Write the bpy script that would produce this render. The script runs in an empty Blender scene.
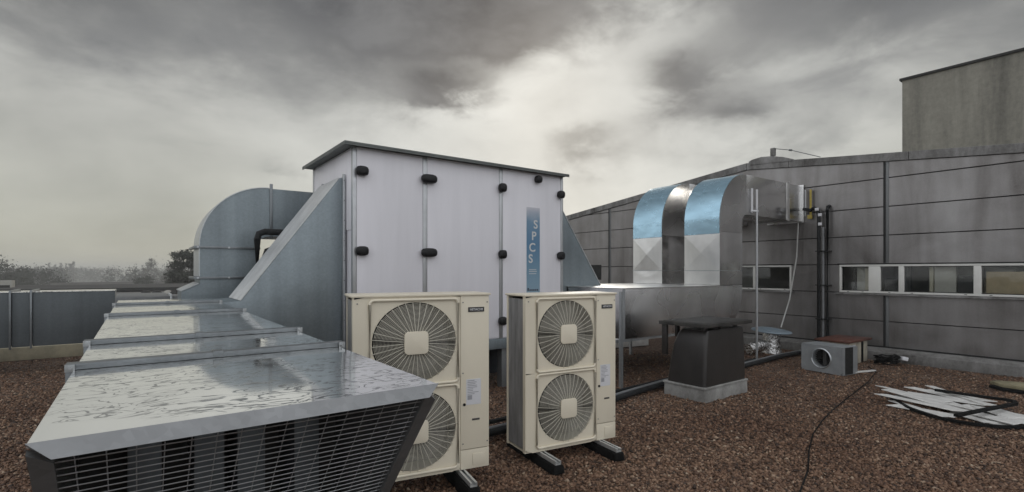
import bpy, bmesh, math, random
import numpy as np
from mathutils import Vector, Matrix

random.seed(7)
rng = np.random.default_rng(11)
scene = bpy.context.scene
COL = scene.collection
R = math.radians
PI = math.pi
H = 1.70                        # eye height above the roof gravel
F = 508.0                       # focal length in pixels of a 1024 wide picture
VX, VY = math.sin(R(36.43)), math.cos(R(36.43))   # heading of the camera


def spot(px, py, z=0.0):
    """point at height z seen at a pixel (used to read positions off the photo)"""
    Z = F * (H - z) / (py - 271.0)
    S = (px - 512.0) / F * Z
    return Vector((VX * Z + VY * S, VY * Z - VX * S, z))


# ---------------------------------------------------------------- materials
def new_mat(name):
    m = bpy.data.materials.new(name)
    m.use_nodes = True
    nt = m.node_tree
    b = nt.nodes['Principled BSDF']
    return m, nt, b


def N(nt, kind, **kw):
    n = nt.nodes.new(kind)
    for k, v in kw.items():
        if hasattr(n, k):
            setattr(n, k, v)
        else:
            n.inputs[k].default_value = v
    return n


def ramp(nt, fac, stops):
    r = nt.nodes.new('ShaderNodeValToRGB')
    els = r.color_ramp.elements
    while len(els) < len(stops):
        els.new(0.5)
    for e, (p, c) in zip(els, stops):
        e.position = p
        e.color = (c[0], c[1], c[2], 1) if hasattr(c, '__len__') else (c, c, c, 1)
    nt.links.new(fac, r.inputs['Fac'])
    return r.outputs['Color']


def coords(nt, scale=(1, 1, 1), kind='Object', rot=(0, 0, 0)):
    t = nt.nodes.new('ShaderNodeTexCoord')
    m = nt.nodes.new('ShaderNodeMapping')
    m.inputs['Scale'].default_value = scale
    m.inputs['Rotation'].default_value = rot
    nt.links.new(t.outputs[kind], m.inputs['Vector'])
    return m.outputs['Vector']


def noise(nt, vec, scale, detail=4, rough=0.55, dist=0.0):
    n = nt.nodes.new('ShaderNodeTexNoise')
    n.inputs['Scale'].default_value = scale
    n.inputs['Detail'].default_value = detail
    n.inputs['Roughness'].default_value = rough
    n.inputs['Distortion'].default_value = dist
    nt.links.new(vec, n.inputs['Vector'])
    return n.outputs['Fac']


def mixc(nt, fac, a, b, blend='MIX'):
    m = nt.nodes.new('ShaderNodeMix')
    m.data_type = 'RGBA'
    m.blend_type = blend
    for v, i in ((fac, 0), (a, 6), (b, 7)):
        if isinstance(v, (int, float)):
            m.inputs[i].default_value = v if i == 0 else (v, v, v, 1)
        elif isinstance(v, tuple):
            m.inputs[i].default_value = (v[0], v[1], v[2], 1)
        else:
            nt.links.new(v, m.inputs[i])
    return m.outputs[2]


def mth(nt, op, a, b=None, c=None, clamp=False):
    m = nt.nodes.new('ShaderNodeMath')
    m.operation = op
    m.use_clamp = clamp
    for i, v in enumerate((a, b, c)):
        if v is None:
            continue
        if isinstance(v, (int, float)):
            m.inputs[i].default_value = v
        else:
            nt.links.new(v, m.inputs[i])
    return m.outputs[0]


def maprange(nt, v, a, b, c=0.0, d=1.0, smooth=False):
    m = nt.nodes.new('ShaderNodeMapRange')
    m.interpolation_type = 'SMOOTHSTEP' if smooth else 'LINEAR'
    nt.links.new(v, m.inputs[0])
    for i, x in enumerate((a, b, c, d)):
        m.inputs[i + 1].default_value = x
    return m.outputs[0]


def bump(nt, b, height, strength=0.3, dist=0.01):
    n = nt.nodes.new('ShaderNodeBump')
    n.inputs['Strength'].default_value = strength
    n.inputs['Distance'].default_value = dist
    nt.links.new(height, n.inputs['Height'])
    nt.links.new(n.outputs['Normal'], b.inputs['Normal'])


def plain(name, col, rough=0.5, metal=0.0, var=0.12, scale=6.0, stretch=(1, 1, 1), bmp=0.0, bscale=60, spec=0.5):
    """a paint, rubber or plastic with some dirt in it"""
    m, nt, b = new_mat(name)
    v = coords(nt, stretch)
    n = noise(nt, v, scale, 5, 0.6)
    lo = tuple(c * (1 - var) for c in col)
    hi = tuple(min(1, c * (1 + var)) for c in col)
    c = ramp(nt, n, [(0.3, lo), (0.7, hi)])
    nt.links.new(c, b.inputs['Base Color'])
    rn = noise(nt, v, scale * 3, 3)
    nt.links.new(maprange(nt, rn, 0.3, 0.7, max(0, rough - 0.08), min(1, rough + 0.08)), b.inputs['Roughness'])
    b.inputs['Metallic'].default_value = metal
    b.inputs['Specular IOR Level'].default_value = spec
    if bmp:
        bump(nt, b, noise(nt, v, bscale, 3), bmp, 0.004)
    return m


def galvanised(name, col=(0.27, 0.30, 0.325), rough=0.42, metal=0.7, bands=1.0, wob=0.05, hue=1.0):
    """zinc coated sheet: soft bands from the rolling, spangle, pale dirt"""
    m, nt, b = new_mat(name)
    v = coords(nt, (3.2, 3.2, 0.06))
    band = noise(nt, v, 1.6, 3, 0.6)
    v2 = coords(nt)
    vor = nt.nodes.new('ShaderNodeTexVoronoi')
    vor.inputs['Scale'].default_value = 55
    nt.links.new(v2, vor.inputs['Vector'])
    sp = N(nt, 'ShaderNodeSeparateColor')
    nt.links.new(vor.outputs['Color'], sp.inputs[0])
    big = noise(nt, v2, 1.3, 5, 0.65, 0.4)
    k = mth(nt, 'ADD', mth(nt, 'MULTIPLY', band, 0.55 * bands), mth(nt, 'ADD', mth(nt, 'MULTIPLY', sp.outputs[0], 0.10), mth(nt, 'MULTIPLY', big, 0.35)))
    c = ramp(nt, k, [(0.25, tuple(x * 0.72 for x in col)), (0.5, col), (0.8, tuple(min(1, x * 1.35) for x in col))])
    nt.links.new(c, b.inputs['Base Color'])
    nt.links.new(maprange(nt, mth(nt, 'ADD', mth(nt, 'MULTIPLY', sp.outputs[1], 0.25), big), 0.3, 1.0, rough - 0.10, rough + 0.14), b.inputs['Roughness'])
    b.inputs['Metallic'].default_value = metal
    bump(nt, b, noise(nt, v2, 2.2, 2), wob * 8, 0.02)
    return m


def wet_sheet(name):
    """galvanised duct top after rain: films of water broken by dry ripples"""
    m, nt, b = new_mat(name)
    v = coords(nt, (1.0, 2.1, 1.0))
    v0 = coords(nt)
    lines = noise(nt, v, 7.5, 2.0, 0.5, 1.8)
    ridge = mth(nt, 'ABSOLUTE', mth(nt, 'SUBTRACT', lines, 0.5))
    squig = maprange(nt, ridge, 0.012, 0.036, 0.0, 1, True)          # 0 on the squiggles, 1 in the film
    zone = maprange(nt, noise(nt, coords(nt, (0.6, 2.4, 1)), 2.1, 3, 0.5), 0.54, 0.64, 0, 1, True)
    film = mth(nt, 'MULTIPLY', mth(nt, 'MAXIMUM', squig, zone), maprange(nt, noise(nt, v0, 1.6, 3), 0.3, 0.6, 0.82, 1.0))
    col = mixc(nt, film, (0.30, 0.31, 0.315), (0.93, 0.935, 0.92))
    nt.links.new(col, b.inputs['Base Color'])
    b.inputs['Metallic'].default_value = 0.92
    big = noise(nt, v0, 3.0, 3)
    wetr = maprange(nt, big, 0.3, 0.7, 0.03, 0.09)
    nt.links.new(mth(nt, 'ADD', wetr, mth(nt, 'MULTIPLY', mth(nt, 'SUBTRACT', 1.0, film), 0.16)), b.inputs['Roughness'])
    h = mth(nt, 'ADD', mth(nt, 'MULTIPLY', film, 0.35), mth(nt, 'MULTIPLY', noise(nt, v0, 2.0, 2), 1.0))
    bump(nt, b, h, 0.10, 0.003)
    return m


def foil(name, col, rough, wob, scale=7.0, metal=1.0, det=3):
    m, nt, b = new_mat(name)
    v = coords(nt)
    n = noise(nt, v, scale, det, 0.5, 0.4)
    vs = noise(nt, coords(nt, (1, 1, 0.5)), 1.6, 4, 0.6)
    nt.links.new(ramp(nt, vs, [(0.3, tuple(c * 0.78 for c in col)), (0.7, col)]), b.inputs['Base Color'])
    nt.links.new(maprange(nt, n, 0.3, 0.7, max(0.03, rough - 0.06), rough + 0.1), b.inputs['Roughness'])
    b.inputs['Metallic'].default_value = metal
    bump(nt, b, n, wob, 0.03)
    return m


def wall_sheet(name):
    """weathered grey cladding with rain streaks, smudges and pale scuffs"""
    m, nt, b = new_mat(name)
    v = coords(nt)
    tall = coords(nt, (1, 1, 0.12))
    streak = noise(nt, tall, 2.4, 6, 0.55, 0.3)
    smudge = noise(nt, coords(nt, (1, 1, 0.8)), 0.9, 5, 0.58, 0.5)
    fine = noise(nt, v, 34, 3, 0.7)
    k = mth(nt, 'ADD', mth(nt, 'MULTIPLY', streak, 0.5), mth(nt, 'MULTIPLY', smudge, 0.5))
    k = mth(nt, 'ADD', k, mth(nt, 'MULTIPLY', mth(nt, 'SUBTRACT', fine, 0.5), 0.10))
    c = ramp(nt, k, [(0.30, (0.105, 0.095, 0.089)), (0.42, (0.190, 0.179, 0.173)), (0.54, (0.262, 0.251, 0.246)), (0.70, (0.35, 0.34, 0.336))])
    scuff = maprange(nt, noise(nt, coords(nt, (1, 1, 1.6)), 3.4, 7, 0.75, 1.2), 0.65, 0.73, 0, 0.6)
    c = mixc(nt, scuff, c, (0.36, 0.35, 0.34))
    nt.links.new(c, b.inputs['Base Color'])
    b.inputs['Metallic'].default_value = 0.75
    nt.links.new(maprange(nt, smudge, 0.3, 0.7, 0.30, 0.44), b.inputs['Roughness'])
    bump(nt, b, noise(nt, coords(nt, (1, 1, 0.9)), 1.3, 2), 0.5, 0.04)
    return m


def stained(name, base, dark, zs=0.2, scale=2.2, lo=0.35, hi=0.62, rough=0.8, bmp=0.3):
    m, nt, b = new_mat(name)
    n = noise(nt, coords(nt, (1, 1, zs)), scale, 8, 0.66, 0.4)
    n2 = noise(nt, coords(nt), scale * 9, 5, 0.7)
    k = mth(nt, 'ADD', mth(nt, 'MULTIPLY', n, 0.78), mth(nt, 'MULTIPLY', n2, 0.22))
    nt.links.new(ramp(nt, k, [(lo, dark), (hi, base)]), b.inputs['Base Color'])
    b.inputs['Roughness'].default_value = rough
    bump(nt, b, n2, bmp, 0.01)
    return m


def gravel_stone_mat():
    m, nt, b = new_mat('gravel stones')
    g = nt.nodes.new('ShaderNodeNewGeometry')
    c = ramp(nt, g.outputs['Random Per Island'], [(0.0, (0.034, 0.019, 0.012)), (0.22, (0.105, 0.057, 0.035)), (0.5, (0.190, 0.108, 0.066)),
                                                  (0.80, (0.255, 0.152, 0.094)), (0.95, (0.32, 0.212, 0.14)), (1.0, (0.48, 0.38, 0.28))])
    damp = noise(nt, coords(nt), 0.55, 5, 0.6, 0.5)
    c = mixc(nt, maprange(nt, damp, 0.36, 0.60, 0.55, 0.0), c, (0.50, 0.37, 0.30), 'MULTIPLY')
    nt.links.new(c, b.inputs['Base Color'])
    b.inputs['Roughness'].default_value = 0.62
    return m


def gravel_bed_mat():
    m, nt, b = new_mat('gravel bed')
    v = coords(nt)
    vor = nt.nodes.new('ShaderNodeTexVoronoi')
    vor.inputs['Scale'].default_value = 38
    nt.links.new(v, vor.inputs['Vector'])
    s = N(nt, 'ShaderNodeSeparateColor')
    nt.links.new(vor.outputs['Color'], s.inputs[0])
    c = ramp(nt, s.outputs[0], [(0.0, (0.016, 0.010, 0.008)), (0.35, (0.07, 0.039, 0.024)), (0.7, (0.14, 0.08, 0.048)), (0.92, (0.18, 0.125, 0.09)), (1.0, (0.34, 0.27, 0.21))])
    damp = noise(nt, v, 0.55, 5, 0.6, 0.5)
    c = mixc(nt, maprange(nt, damp, 0.36, 0.60, 0.55, 0.0), c, (0.50, 0.37, 0.30), 'MULTIPLY')
    nt.links.new(c, b.inputs['Base Color'])
    b.inputs['Roughness'].default_value = 0.75
    bump(nt, b, mth(nt, 'SUBTRACT', 1.0, vor.outputs['Distance']), 1.0, 0.02)
    return m


def glass_mat():
    m, nt, b = new_mat('window glass')
    nt.nodes.remove(b)
    out = nt.nodes['Material Output']
    tr = N(nt, 'ShaderNodeBsdfTransparent')
    tr.inputs['Color'].default_value = (0.95, 0.96, 0.95, 1)
    gl = N(nt, 'ShaderNodeBsdfGlossy')
    gl.inputs['Roughness'].default_value = 0.03
    fr = N(nt, 'ShaderNodeFresnel')
    fr.inputs['IOR'].default_value = 1.5
    mx = N(nt, 'ShaderNodeMixShader')
    nt.links.new(mth(nt, 'MULTIPLY', fr.outputs[0], 1.3, clamp=True), mx.inputs[0])
    nt.links.new(tr.outputs[0], mx.inputs[1])
    nt.links.new(gl.outputs[0], mx.inputs[2])
    nt.links.new(mx.outputs[0], out.inputs['Surface'])
    return m


def banner_mat():
    """blue strip fading to white at the top (the print on the strip)"""
    m, nt, b = new_mat('printed blue strip')
    t = nt.nodes.new('ShaderNodeTexCoord')
    s = N(nt, 'ShaderNodeSeparateXYZ')
    nt.links.new(t.outputs['Generated'], s.inputs[0])
    k = mth(nt, 'ADD', s.outputs[2], mth(nt, 'MULTIPLY', mth(nt, 'SUBTRACT', noise(nt, coords(nt), 6, 3), 0.5), 0.12))
    c = ramp(nt, k, [(0.0, (0.26, 0.36, 0.44)), (0.35, (0.16, 0.28, 0.38)), (0.6, (0.10, 0.21, 0.34)), (0.85, (0.16, 0.27, 0.38)), (0.99, (0.55, 0.55, 0.6))])
    nt.links.new(c, b.inputs['Base Color'])
    b.inputs['Roughness'].default_value = 0.45
    return m


M = {}
M['galv'] = galvanised('galvanised duct sheet', (0.232, 0.268, 0.287), 0.40, 0.65)
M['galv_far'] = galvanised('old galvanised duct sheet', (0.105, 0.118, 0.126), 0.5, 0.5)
M['galv_pale'] = galvanised('galvanised trim', (0.46, 0.48, 0.49), 0.36, 0.7)
M['lip'] = galvanised('folded lip sheet', (0.25, 0.255, 0.26), 0.42, 0.6)
M['slope'] = galvanised('pale sheet and sky sheen', (0.62, 0.63, 0.63), 0.42, 0.55)  # hopper slopes: sky reflection painted as paler metal; also the plain rail metal
M['galv_dark'] = galvanised('weathered galvanised sheet', (0.175, 0.18, 0.182), 0.5, 0.5)
M['flange'] = galvanised('flange steel', (0.20, 0.215, 0.225), 0.35, 0.8)
M['wet'] = wet_sheet('rain wet duct top')
M['white_panel'] = plain('white coated panel', (0.75, 0.735, 0.772), 0.40, 0, 0.075, 2.6, (1, 1, 0.10), 0.05, 1.2)
M['alu'] = plain('aluminium profile', (0.46, 0.47, 0.48), 0.38, 0.75, 0.08)
M['roof_trim'] = plain('grey coated roof sheet', (0.13, 0.14, 0.135), 0.5, 0.3, 0.15)
M['black_plastic'] = plain('black plastic', (0.010, 0.010, 0.011), 0.45, 0, 0.2, spec=0.3)
M['rubber'] = plain('black rubber', (0.010, 0.010, 0.010), 0.8, 0, 0.3, 20, bmp=0.3, spec=0.15)
M['insul'] = plain('black pipe insulation', (0.018, 0.019, 0.020), 0.7, 0, 0.3, 10, bmp=0.2, spec=0.25)
M['grey_pipe'] = plain('grey pipe sleeve', (0.19, 0.195, 0.20), 0.5, 0.2, 0.25, 8)
M['cream'] = plain('cream powder coat', (0.74, 0.675, 0.54), 0.42, 0, 0.05, 2.5, (1, 1, 0.5))
M['cream_wire'] = plain('cream coated wire', (0.58, 0.55, 0.46), 0.45, 0, 0.05)
M['coil'] = plain('coil fins', (0.24, 0.235, 0.23), 0.6, 0.2, 0.3, 14, (1, 1, 0.2), 0.6, 120)
M['fan_dark'] = plain('dark fan blade', (0.07, 0.066, 0.06), 0.5, 0, 0.2)
M['cavity'] = plain('dark cavity', (0.045, 0.044, 0.042), 0.8, 0, 0.2)
M['badge'] = plain('badge black', (0.02, 0.02, 0.021), 0.35, 0, 0.1)
M['letter'] = plain('pale lettering', (0.62, 0.62, 0.62), 0.5, 0, 0.03)
M['navy'] = plain('navy underside shade', (0.025, 0.03, 0.038), 0.6, 0, 0.2)  # dark colour standing for the shade below the cabinet
M['ink'] = plain('dark ink', (0.05, 0.06, 0.08), 0.6, 0, 0.05)
M['sticker'] = plain('white sticker', (0.66, 0.66, 0.68), 0.5, 0, 0.04)
M['print'] = plain('grey print', (0.33, 0.33, 0.35), 0.6, 0, 0.05)
M['banner'] = banner_mat()
M['mirror_sheet'] = foil('new bright duct sheet', (0.80, 0.795, 0.79), 0.24, 0.25, 1.6, 1.0, 0.5)
M['foil'] = foil('crinkled aluminium', (0.92, 0.915, 0.90), 0.34, 0.22, 3.5)
M['foil_wrap'] = foil('aluminium foil wrap', (0.72, 0.71, 0.70), 0.22, 1.0, 22.0)
M['film'] = plain('blue protective film', (0.42, 0.64, 0.78), 0.22, 0.7, 0.14, 2.2, (1, 1, 2.5), 0.35, 4)
M['wall'] = wall_sheet('weathered cladding')
M['coping'] = stained('stained coping', (0.26, 0.255, 0.25), (0.055, 0.05, 0.045), 0.35, 2.6)
M['kerb'] = stained('concrete kerb', (0.25, 0.245, 0.235), (0.07, 0.065, 0.06), 0.4, 2.4)
M['render'] = stained('stained render', (0.30, 0.285, 0.24), (0.10, 0.095, 0.082), 0.12, 1.1, 0.34, 0.60, 0.9, 0.12)
M['vent_base'] = stained('zinc kerb', (0.36, 0.355, 0.34), (0.17, 0.165, 0.155), 0.6, 3.0)
M['vent_body'] = stained('dark weathered cowl', (0.042, 0.037, 0.034), (0.017, 0.015, 0.014), 0.4, 2.6, 0.3, 0.7, 0.36, 0.1)
M['vent_lid'] = stained('lichen spotted lid', (0.075, 0.07, 0.062), (0.014, 0.013, 0.012), 1.0, 4.0, 0.4, 0.7, 0.6, 0.3)
M['pvc'] = plain('white pvc frame', (0.66, 0.655, 0.62), 0.4, 0, 0.06, 4)
M['glass'] = glass_mat()
M['cardboard'] = plain('cardboard', (0.55, 0.45, 0.30), 0.85, 0, 0.2, 4)
M['interior'] = plain('interior paint', (0.6, 0.585, 0.54), 0.8, 0, 0.1)
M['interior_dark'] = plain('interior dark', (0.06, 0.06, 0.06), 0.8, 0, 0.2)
M['curtain'] = plain('beige curtain', (0.66, 0.62, 0.50), 0.9, 0, 0.15, 10, (1, 1, 0.05))
M['opening'] = plain('dark louvre', (0.01, 0.01, 0.01), 0.7, 0, 0.2)
M['fan_box'] = plain('grey painted steel', (0.30, 0.315, 0.325), 0.4, 0.3, 0.14, 5)
M['brown_lid'] = stained('red brown board', (0.15, 0.055, 0.036), (0.055, 0.022, 0.016), 1.0, 4.0, 0.35, 0.65, 0.5)
M['block'] = stained('cream foam block', (0.50, 0.46, 0.37), (0.16, 0.14, 0.11), 0.6, 5.0, 0.3, 0.55)
M['disc'] = plain('blue grey plastic lid', (0.20, 0.25, 0.29), 0.45, 0, 0.1, 4)
M['slat'] = plain('white plastic slat', (0.62, 0.61, 0.585), 0.5, 0, 0.16, 9)
M['moss_board'] = stained('mossy board', (0.34, 0.30, 0.19), (0.10, 0.09, 0.05), 1.0, 5.0, 0.3, 0.62)
M['yellow'] = plain('yellow strap', (0.42, 0.32, 0.07), 0.7, 0, 0.25, 14)
M['white_cable'] = plain('pale cable', (0.50, 0.50, 0.48), 0.5, 0, 0.1)
M['parapet'] = stained('cream parapet', (0.55, 0.50, 0.36), (0.27, 0.245, 0.19), 0.6, 1.6)
M['stone'] = gravel_stone_mat()
M['bed'] = gravel_bed_mat()
M['leaf'] = plain('dark evergreen leaves', (0.032, 0.036, 0.026), 0.8, 0, 0.5, 1.2)
M['twig'] = plain('bare winter twigs', (0.075, 0.068, 0.056), 0.9, 0, 0.4, 0.6)
M['wood_mass'] = plain('distant wood', (0.06, 0.06, 0.05), 0.9, 0, 0.4, 0.05)
M['bark'] = plain('bark', (0.05, 0.042, 0.035), 0.9, 0, 0.3)
M['field'] = stained('damp fields', (0.075, 0.08, 0.05), (0.04, 0.042, 0.03), 1, 0.012)
M['far_roof'] = plain('far roof sheet', (0.17, 0.165, 0.16), 0.6, 0, 0.3, 0.3)
M['far_dark'] = plain('far dark fascia', (0.025, 0.024, 0.023), 0.7, 0, 0.2, 0.3)
M['far_wall'] = plain('far pale wall', (0.33, 0.32, 0.29), 0.8, 0, 0.2, 0.3)
M['tile'] = plain('far tiled roof', (0.06, 0.055, 0.05), 0.8, 0, 0.3, 0.5)


# ---------------------------------------------------------------- mesh builder
class MB:
    def __init__(self):
        self.v, self.f = [], []

    def add(self, vs, fs):
        o = len(self.v)
        self.v += [tuple(p) for p in vs]
        self.f += [tuple(i + o for i in f) for f in fs]
        return self

    def box(self, x0, x1, y0, y1, z0, z1):
        vs = [(x0, y0, z0), (x1, y0, z0), (x1, y1, z0), (x0, y1, z0), (x0, y0, z1), (x1, y0, z1), (x1, y1, z1), (x0, y1, z1)]
        return self.add(vs, [(0, 3, 2, 1), (4, 5, 6, 7), (0, 1, 5, 4), (1, 2, 6, 5), (2, 3, 7, 6), (3, 0, 4, 7)])

    def frustum(self, a, za, b, zb):
        """a, b = (x0,x1,y0,y1) rectangles at heights za, zb"""
        def q(r, z):
            return [(r[0], r[2], z), (r[1], r[2], z), (r[1], r[3], z), (r[0], r[3], z)]
        return self.add(q(a, za) + q(b, zb), [(0, 3, 2, 1), (4, 5, 6, 7), (0, 1, 5, 4), (1, 2, 6, 5), (2, 3, 7, 6), (3, 0, 4, 7)])

    def prism(self, pts, a, b, axis='y'):
        """polygon given in the two other axes, extruded from a to b along axis"""
        def P(u, w, t):
            return {'y': (u, t, w), 'x': (t, u, w), 'z': (u, w, t)}[axis]
        n = len(pts)
        vs = [P(u, w, a) for u, w in pts] + [P(u, w, b) for u, w in pts]
        fs = [tuple(range(n)), tuple(range(2 * n - 1, n - 1, -1))]
        fs += [(i, i + n, (i + 1) % n + n, (i + 1) % n) for i in range(n)]
        return self.add(vs, fs)

    def tube(self, pts, r, n=8, closed=False):
        pts = [Vector(p) for p in pts]
        m = len(pts)
        rings = []
        up = Vector((0, 0, 1))
        for i, p in enumerate(pts):
            a = pts[(i - 1) % m] if (closed or i > 0) else p
            c = pts[(i + 1) % m] if (closed or i < m - 1) else p
            t = (c - a).normalized()
            s = t.cross(up)
            if s.length < 1e-3:
                s = t.cross(Vector((1, 0, 0)))
            s.normalize()
            w = s.cross(t)
            rr = r[i] if hasattr(r, '__len__') else r
            rings.append([p + s * math.cos(2 * PI * k / n) * rr + w * math.sin(2 * PI * k / n) * rr for k in range(n)])
        vs = [q for ring in rings for q in ring]
        fs = []
        for i in range(m if closed else m - 1):
            for k in range(n):
                a, b2 = i * n + k, i * n + (k + 1) % n
                c, d = ((i + 1) % m) * n + (k + 1) % n, ((i + 1) % m) * n + k
                fs.append((a, b2, c, d))
        if not closed:
            fs += [tuple(range(n - 1, -1, -1)), tuple(range((m - 1) * n, m * n))]
        return self.add(vs, fs)

    def disc_prism(self, c, r, h, n=32, axis='z'):
        pts = [(math.cos(2 * PI * k / n) * r, math.sin(2 * PI * k / n) * r) for k in range(n)]
        o = MB().prism(pts, 0, h, axis)
        return self.add([(x + c[0], y + c[1], z + c[2]) for x, y, z in o.v], o.f)

    def plate_hole(self, x0, x1, z0, z1, cx, cz, r, y0, y1, n=48):
        """rectangular plate in XZ with a round hole, thickness y0..y1"""
        vs, fs = [], []
        for y in (y0, y1):
            for k in range(n):
                a = 2 * PI * k / n + PI / 4
                c, s = math.cos(a), math.sin(a)
                tx = ((x1 - cx) if c > 0 else (cx - x0)) / max(abs(c), 1e-6)
                tz = ((z1 - cz) if s > 0 else (cz - z0)) / max(abs(s), 1e-6)
                t = min(tx, tz)
                vs.append((cx + c * t, y, cz + s * t))
                vs.append((cx + c * r, y, cz + s * r))
        L = 2 * n
        for k in range(n):
            j = (k + 1) % n
            o1, i1, o2, i2 = 2 * k, 2 * k + 1, 2 * j, 2 * j + 1
            fs += [(o1, o2, i2, i1), (L + o1, L + i1, L + i2, L + o2), (i1, i2, L + i2, L + i1), (o2, o1, L + o1, L + o2)]
        return self.add(vs, fs)

    def build(self, name, mat, parent=None, off=(0, 0, 0), bevel=0.0, seg=2, smooth=35, uvfix=False):
        me = bpy.data.meshes.new(name)
        ox, oy, oz = off
        me.from_pydata([(x - ox, y - oy, z - oz) for x, y, z in self.v], [], self.f)
        bm = bmesh.new()
        bm.from_mesh(me)
        bmesh.ops.recalc_face_normals(bm, faces=bm.faces)
        if bevel:
            es = [e for e in bm.edges if len(e.link_faces) == 2 and e.calc_face_angle(0) > R(30)]
            bmesh.ops.bevel(bm, geom=es, offset=bevel, segments=seg, profile=0.6, affect='EDGES', clamp_overlap=True)
        bm.to_mesh(me)
        bm.free()
        if smooth:
            for p in me.polygons:
                p.use_smooth = True
            me.set_sharp_from_angle(angle=R(smooth))
        me.materials.append(mat)
        o = bpy.data.objects.new(name, me)
        COL.objects.link(o)
        if parent:
            o.parent = parent
        elif off != (0, 0, 0):
            o.location = off
        return o


def tag(o, label=None, cat=None, group=None, kind=None):
    for k, v in (('label', label), ('category', cat), ('group', group), ('kind', kind)):
        if v:
            o[k] = v
    return o


def thing(name, label, cat, loc=(0, 0, 0), rz=0.0, group=None):
    o = bpy.data.objects.new(name, None)
    o.empty_display_size = 0.2
    COL.objects.link(o)
    o.location = loc
    o.rotation_euler = (0, 0, rz)
    return tag(o, label, cat, group)


def copy_tree(o, parent=None):
    c = o.copy()
    COL.objects.link(c)
    c.parent = parent
    for ch in [x for x in o.children]:
        copy_tree(ch, c)
    return c


def text_mesh(name, s, size, mat, parent, loc, rot=(PI / 2, 0, 0), depth=0.0015, align='CENTER', off=0.0):
    cu = bpy.data.curves.new(name, 'FONT')
    cu.body = s
    cu.size = size
    cu.extrude = depth
    cu.offset = off
    cu.align_x = align
    cu.align_y = 'CENTER'
    t = bpy.data.objects.new(name + '_curve', cu)
    COL.objects.link(t)
    dg = bpy.context.evaluated_depsgraph_get()
    me = bpy.data.meshes.new_from_object(t.evaluated_get(dg))
    bpy.data.objects.remove(t)
    bpy.data.curves.remove(cu)
    me.transform(Matrix.Translation(loc) @ Matrix.Rotation(rot[2], 4, 'Z') @ Matrix.Rotation(rot[0], 4, 'X'))
    me.materials.clear()
    me.materials.append(mat)
    me.name = name
    o = bpy.data.objects.new(name, me)
    COL.objects.link(o)
    o.parent = parent
    return o


def arc(cx, cz, r, a0, a1, n=14):
    return [(cx + r * math.cos(R(a0 + (a1 - a0) * k / n)), cz + r * math.sin(R(a0 + (a1 - a0) * k / n))) for k in range(n + 1)]


# ---------------------------------------------------------------- the roof and the land
tag(MB().box(-900, 1100, -300, 1350, -10.0, -8.0).build('ground', M['field'], smooth=0), kind='structure')
fr = MB().box(-10, 32, -9, 13.9, -7.99, 0.0).build('flat_roof', M['bed'], smooth=0)
tag(fr, kind='structure')

# loose stones of the gravel, dense where the roof lies open
def gravel():
    n = 185000
    Z = 3.3 / (rng.random(n) * (1 - 3.3 / 12.5) + 3.3 / 12.5) ** 0.9
    ang = rng.uniform(-1.12, 1.12, n)
    S = Z * ang
    x = VX * Z + VY * S
    y = VY * Z - VX * S
    keep = (x < 11.27) & (y < 13.2) & (x > -6) & (y > -8)
    keep &= ~((x > -0.1) & (x < 0.65) & (y > 2.2) & (y < 6.5) & (rng.random(n) < 0.8))
    x, y = x[keep], y[keep]
    n = len(x)
    base = np.array([(1, 0, 0), (0, 1, 0), (-1, 0, 0), (0, -1, 0), (0, 0, 1), (0, 0, -1)], float)
    faces = np.array([(0, 1, 4), (1, 2, 4), (2, 3, 4), (3, 0, 4), (1, 0, 5), (2, 1, 5), (3, 2, 5), (0, 3, 5)])
    r = np.exp(rng.normal(math.log(0.0112), 0.36, n)).clip(0.005, 0.025)
    sx, sy, sz = r * rng.uniform(0.8, 1.5, n), r * rng.uniform(0.7, 1.1, n), r * rng.uniform(0.45, 0.8, n)
    v = base[None] * np.stack([sx, sy, sz], 1)[:, None, :]
    v += rng.normal(0, 0.16, (n, 6, 3)) * r[:, None, None]
    tilt = rng.normal(0, 0.35, n)
    c, s = np.cos(tilt), np.sin(tilt)
    v = np.stack([v[..., 0] * c[:, None] - v[..., 2] * s[:, None], v[..., 1], v[..., 0] * s[:, None] + v[..., 2] * c[:, None]], -1)
    a = rng.uniform(0, 2 * PI, n)
    c, s = np.cos(a), np.sin(a)
    v = np.stack([v[..., 0] * c[:, None] - v[..., 1] * s[:, None] + x[:, None], v[..., 0] * s[:, None] + v[..., 1] * c[:, None] + y[:, None],
                  v[..., 2] + (sz * rng.uniform(0.2, 0.9, n))[:, None]], -1)
    vs = v.reshape(-1, 3)
    fs = (faces[None] + 6 * np.arange(n)[:, None, None]).reshape(-1, 3)
    me = bpy.data.meshes.new('gravel')
    me.vertices.add(len(vs))
    me.vertices.foreach_set('co', vs.astype(np.float32).ravel())
    me.loops.add(fs.size)
    me.loops.foreach_set('vertex_index', fs.astype(np.int32).ravel())
    me.polygons.add(len(fs))
    me.polygons.foreach_set('loop_start', np.arange(0, fs.size, 3, dtype=np.int32))
    me.update(calc_edges=True)
    me.materials.append(M['stone'])
    o = bpy.data.objects.new('gravel', me)
    COL.objects.link(o)
    tag(o, 'brown roof gravel covering the flat roof', 'gravel', kind='stuff')


gravel()

# ---------------------------------------------------------------- foreground intake duct
DX0, DX1 = -0.172, 0.718
DT, DB = 1.365, 0.46
T = thing('intake_duct', 'long low galvanised duct with rain wet top and mesh intake mouth in the foreground', 'air duct', (0.26, 4.0, 0))
L0 = (0.26, 4.0, 0)
FL = [2.28, 3.0, 4.8, 6.3]
# hood: top runs out to y=1.30, the mouth slopes back
YF, YB = 1.345, 2.12
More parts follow.
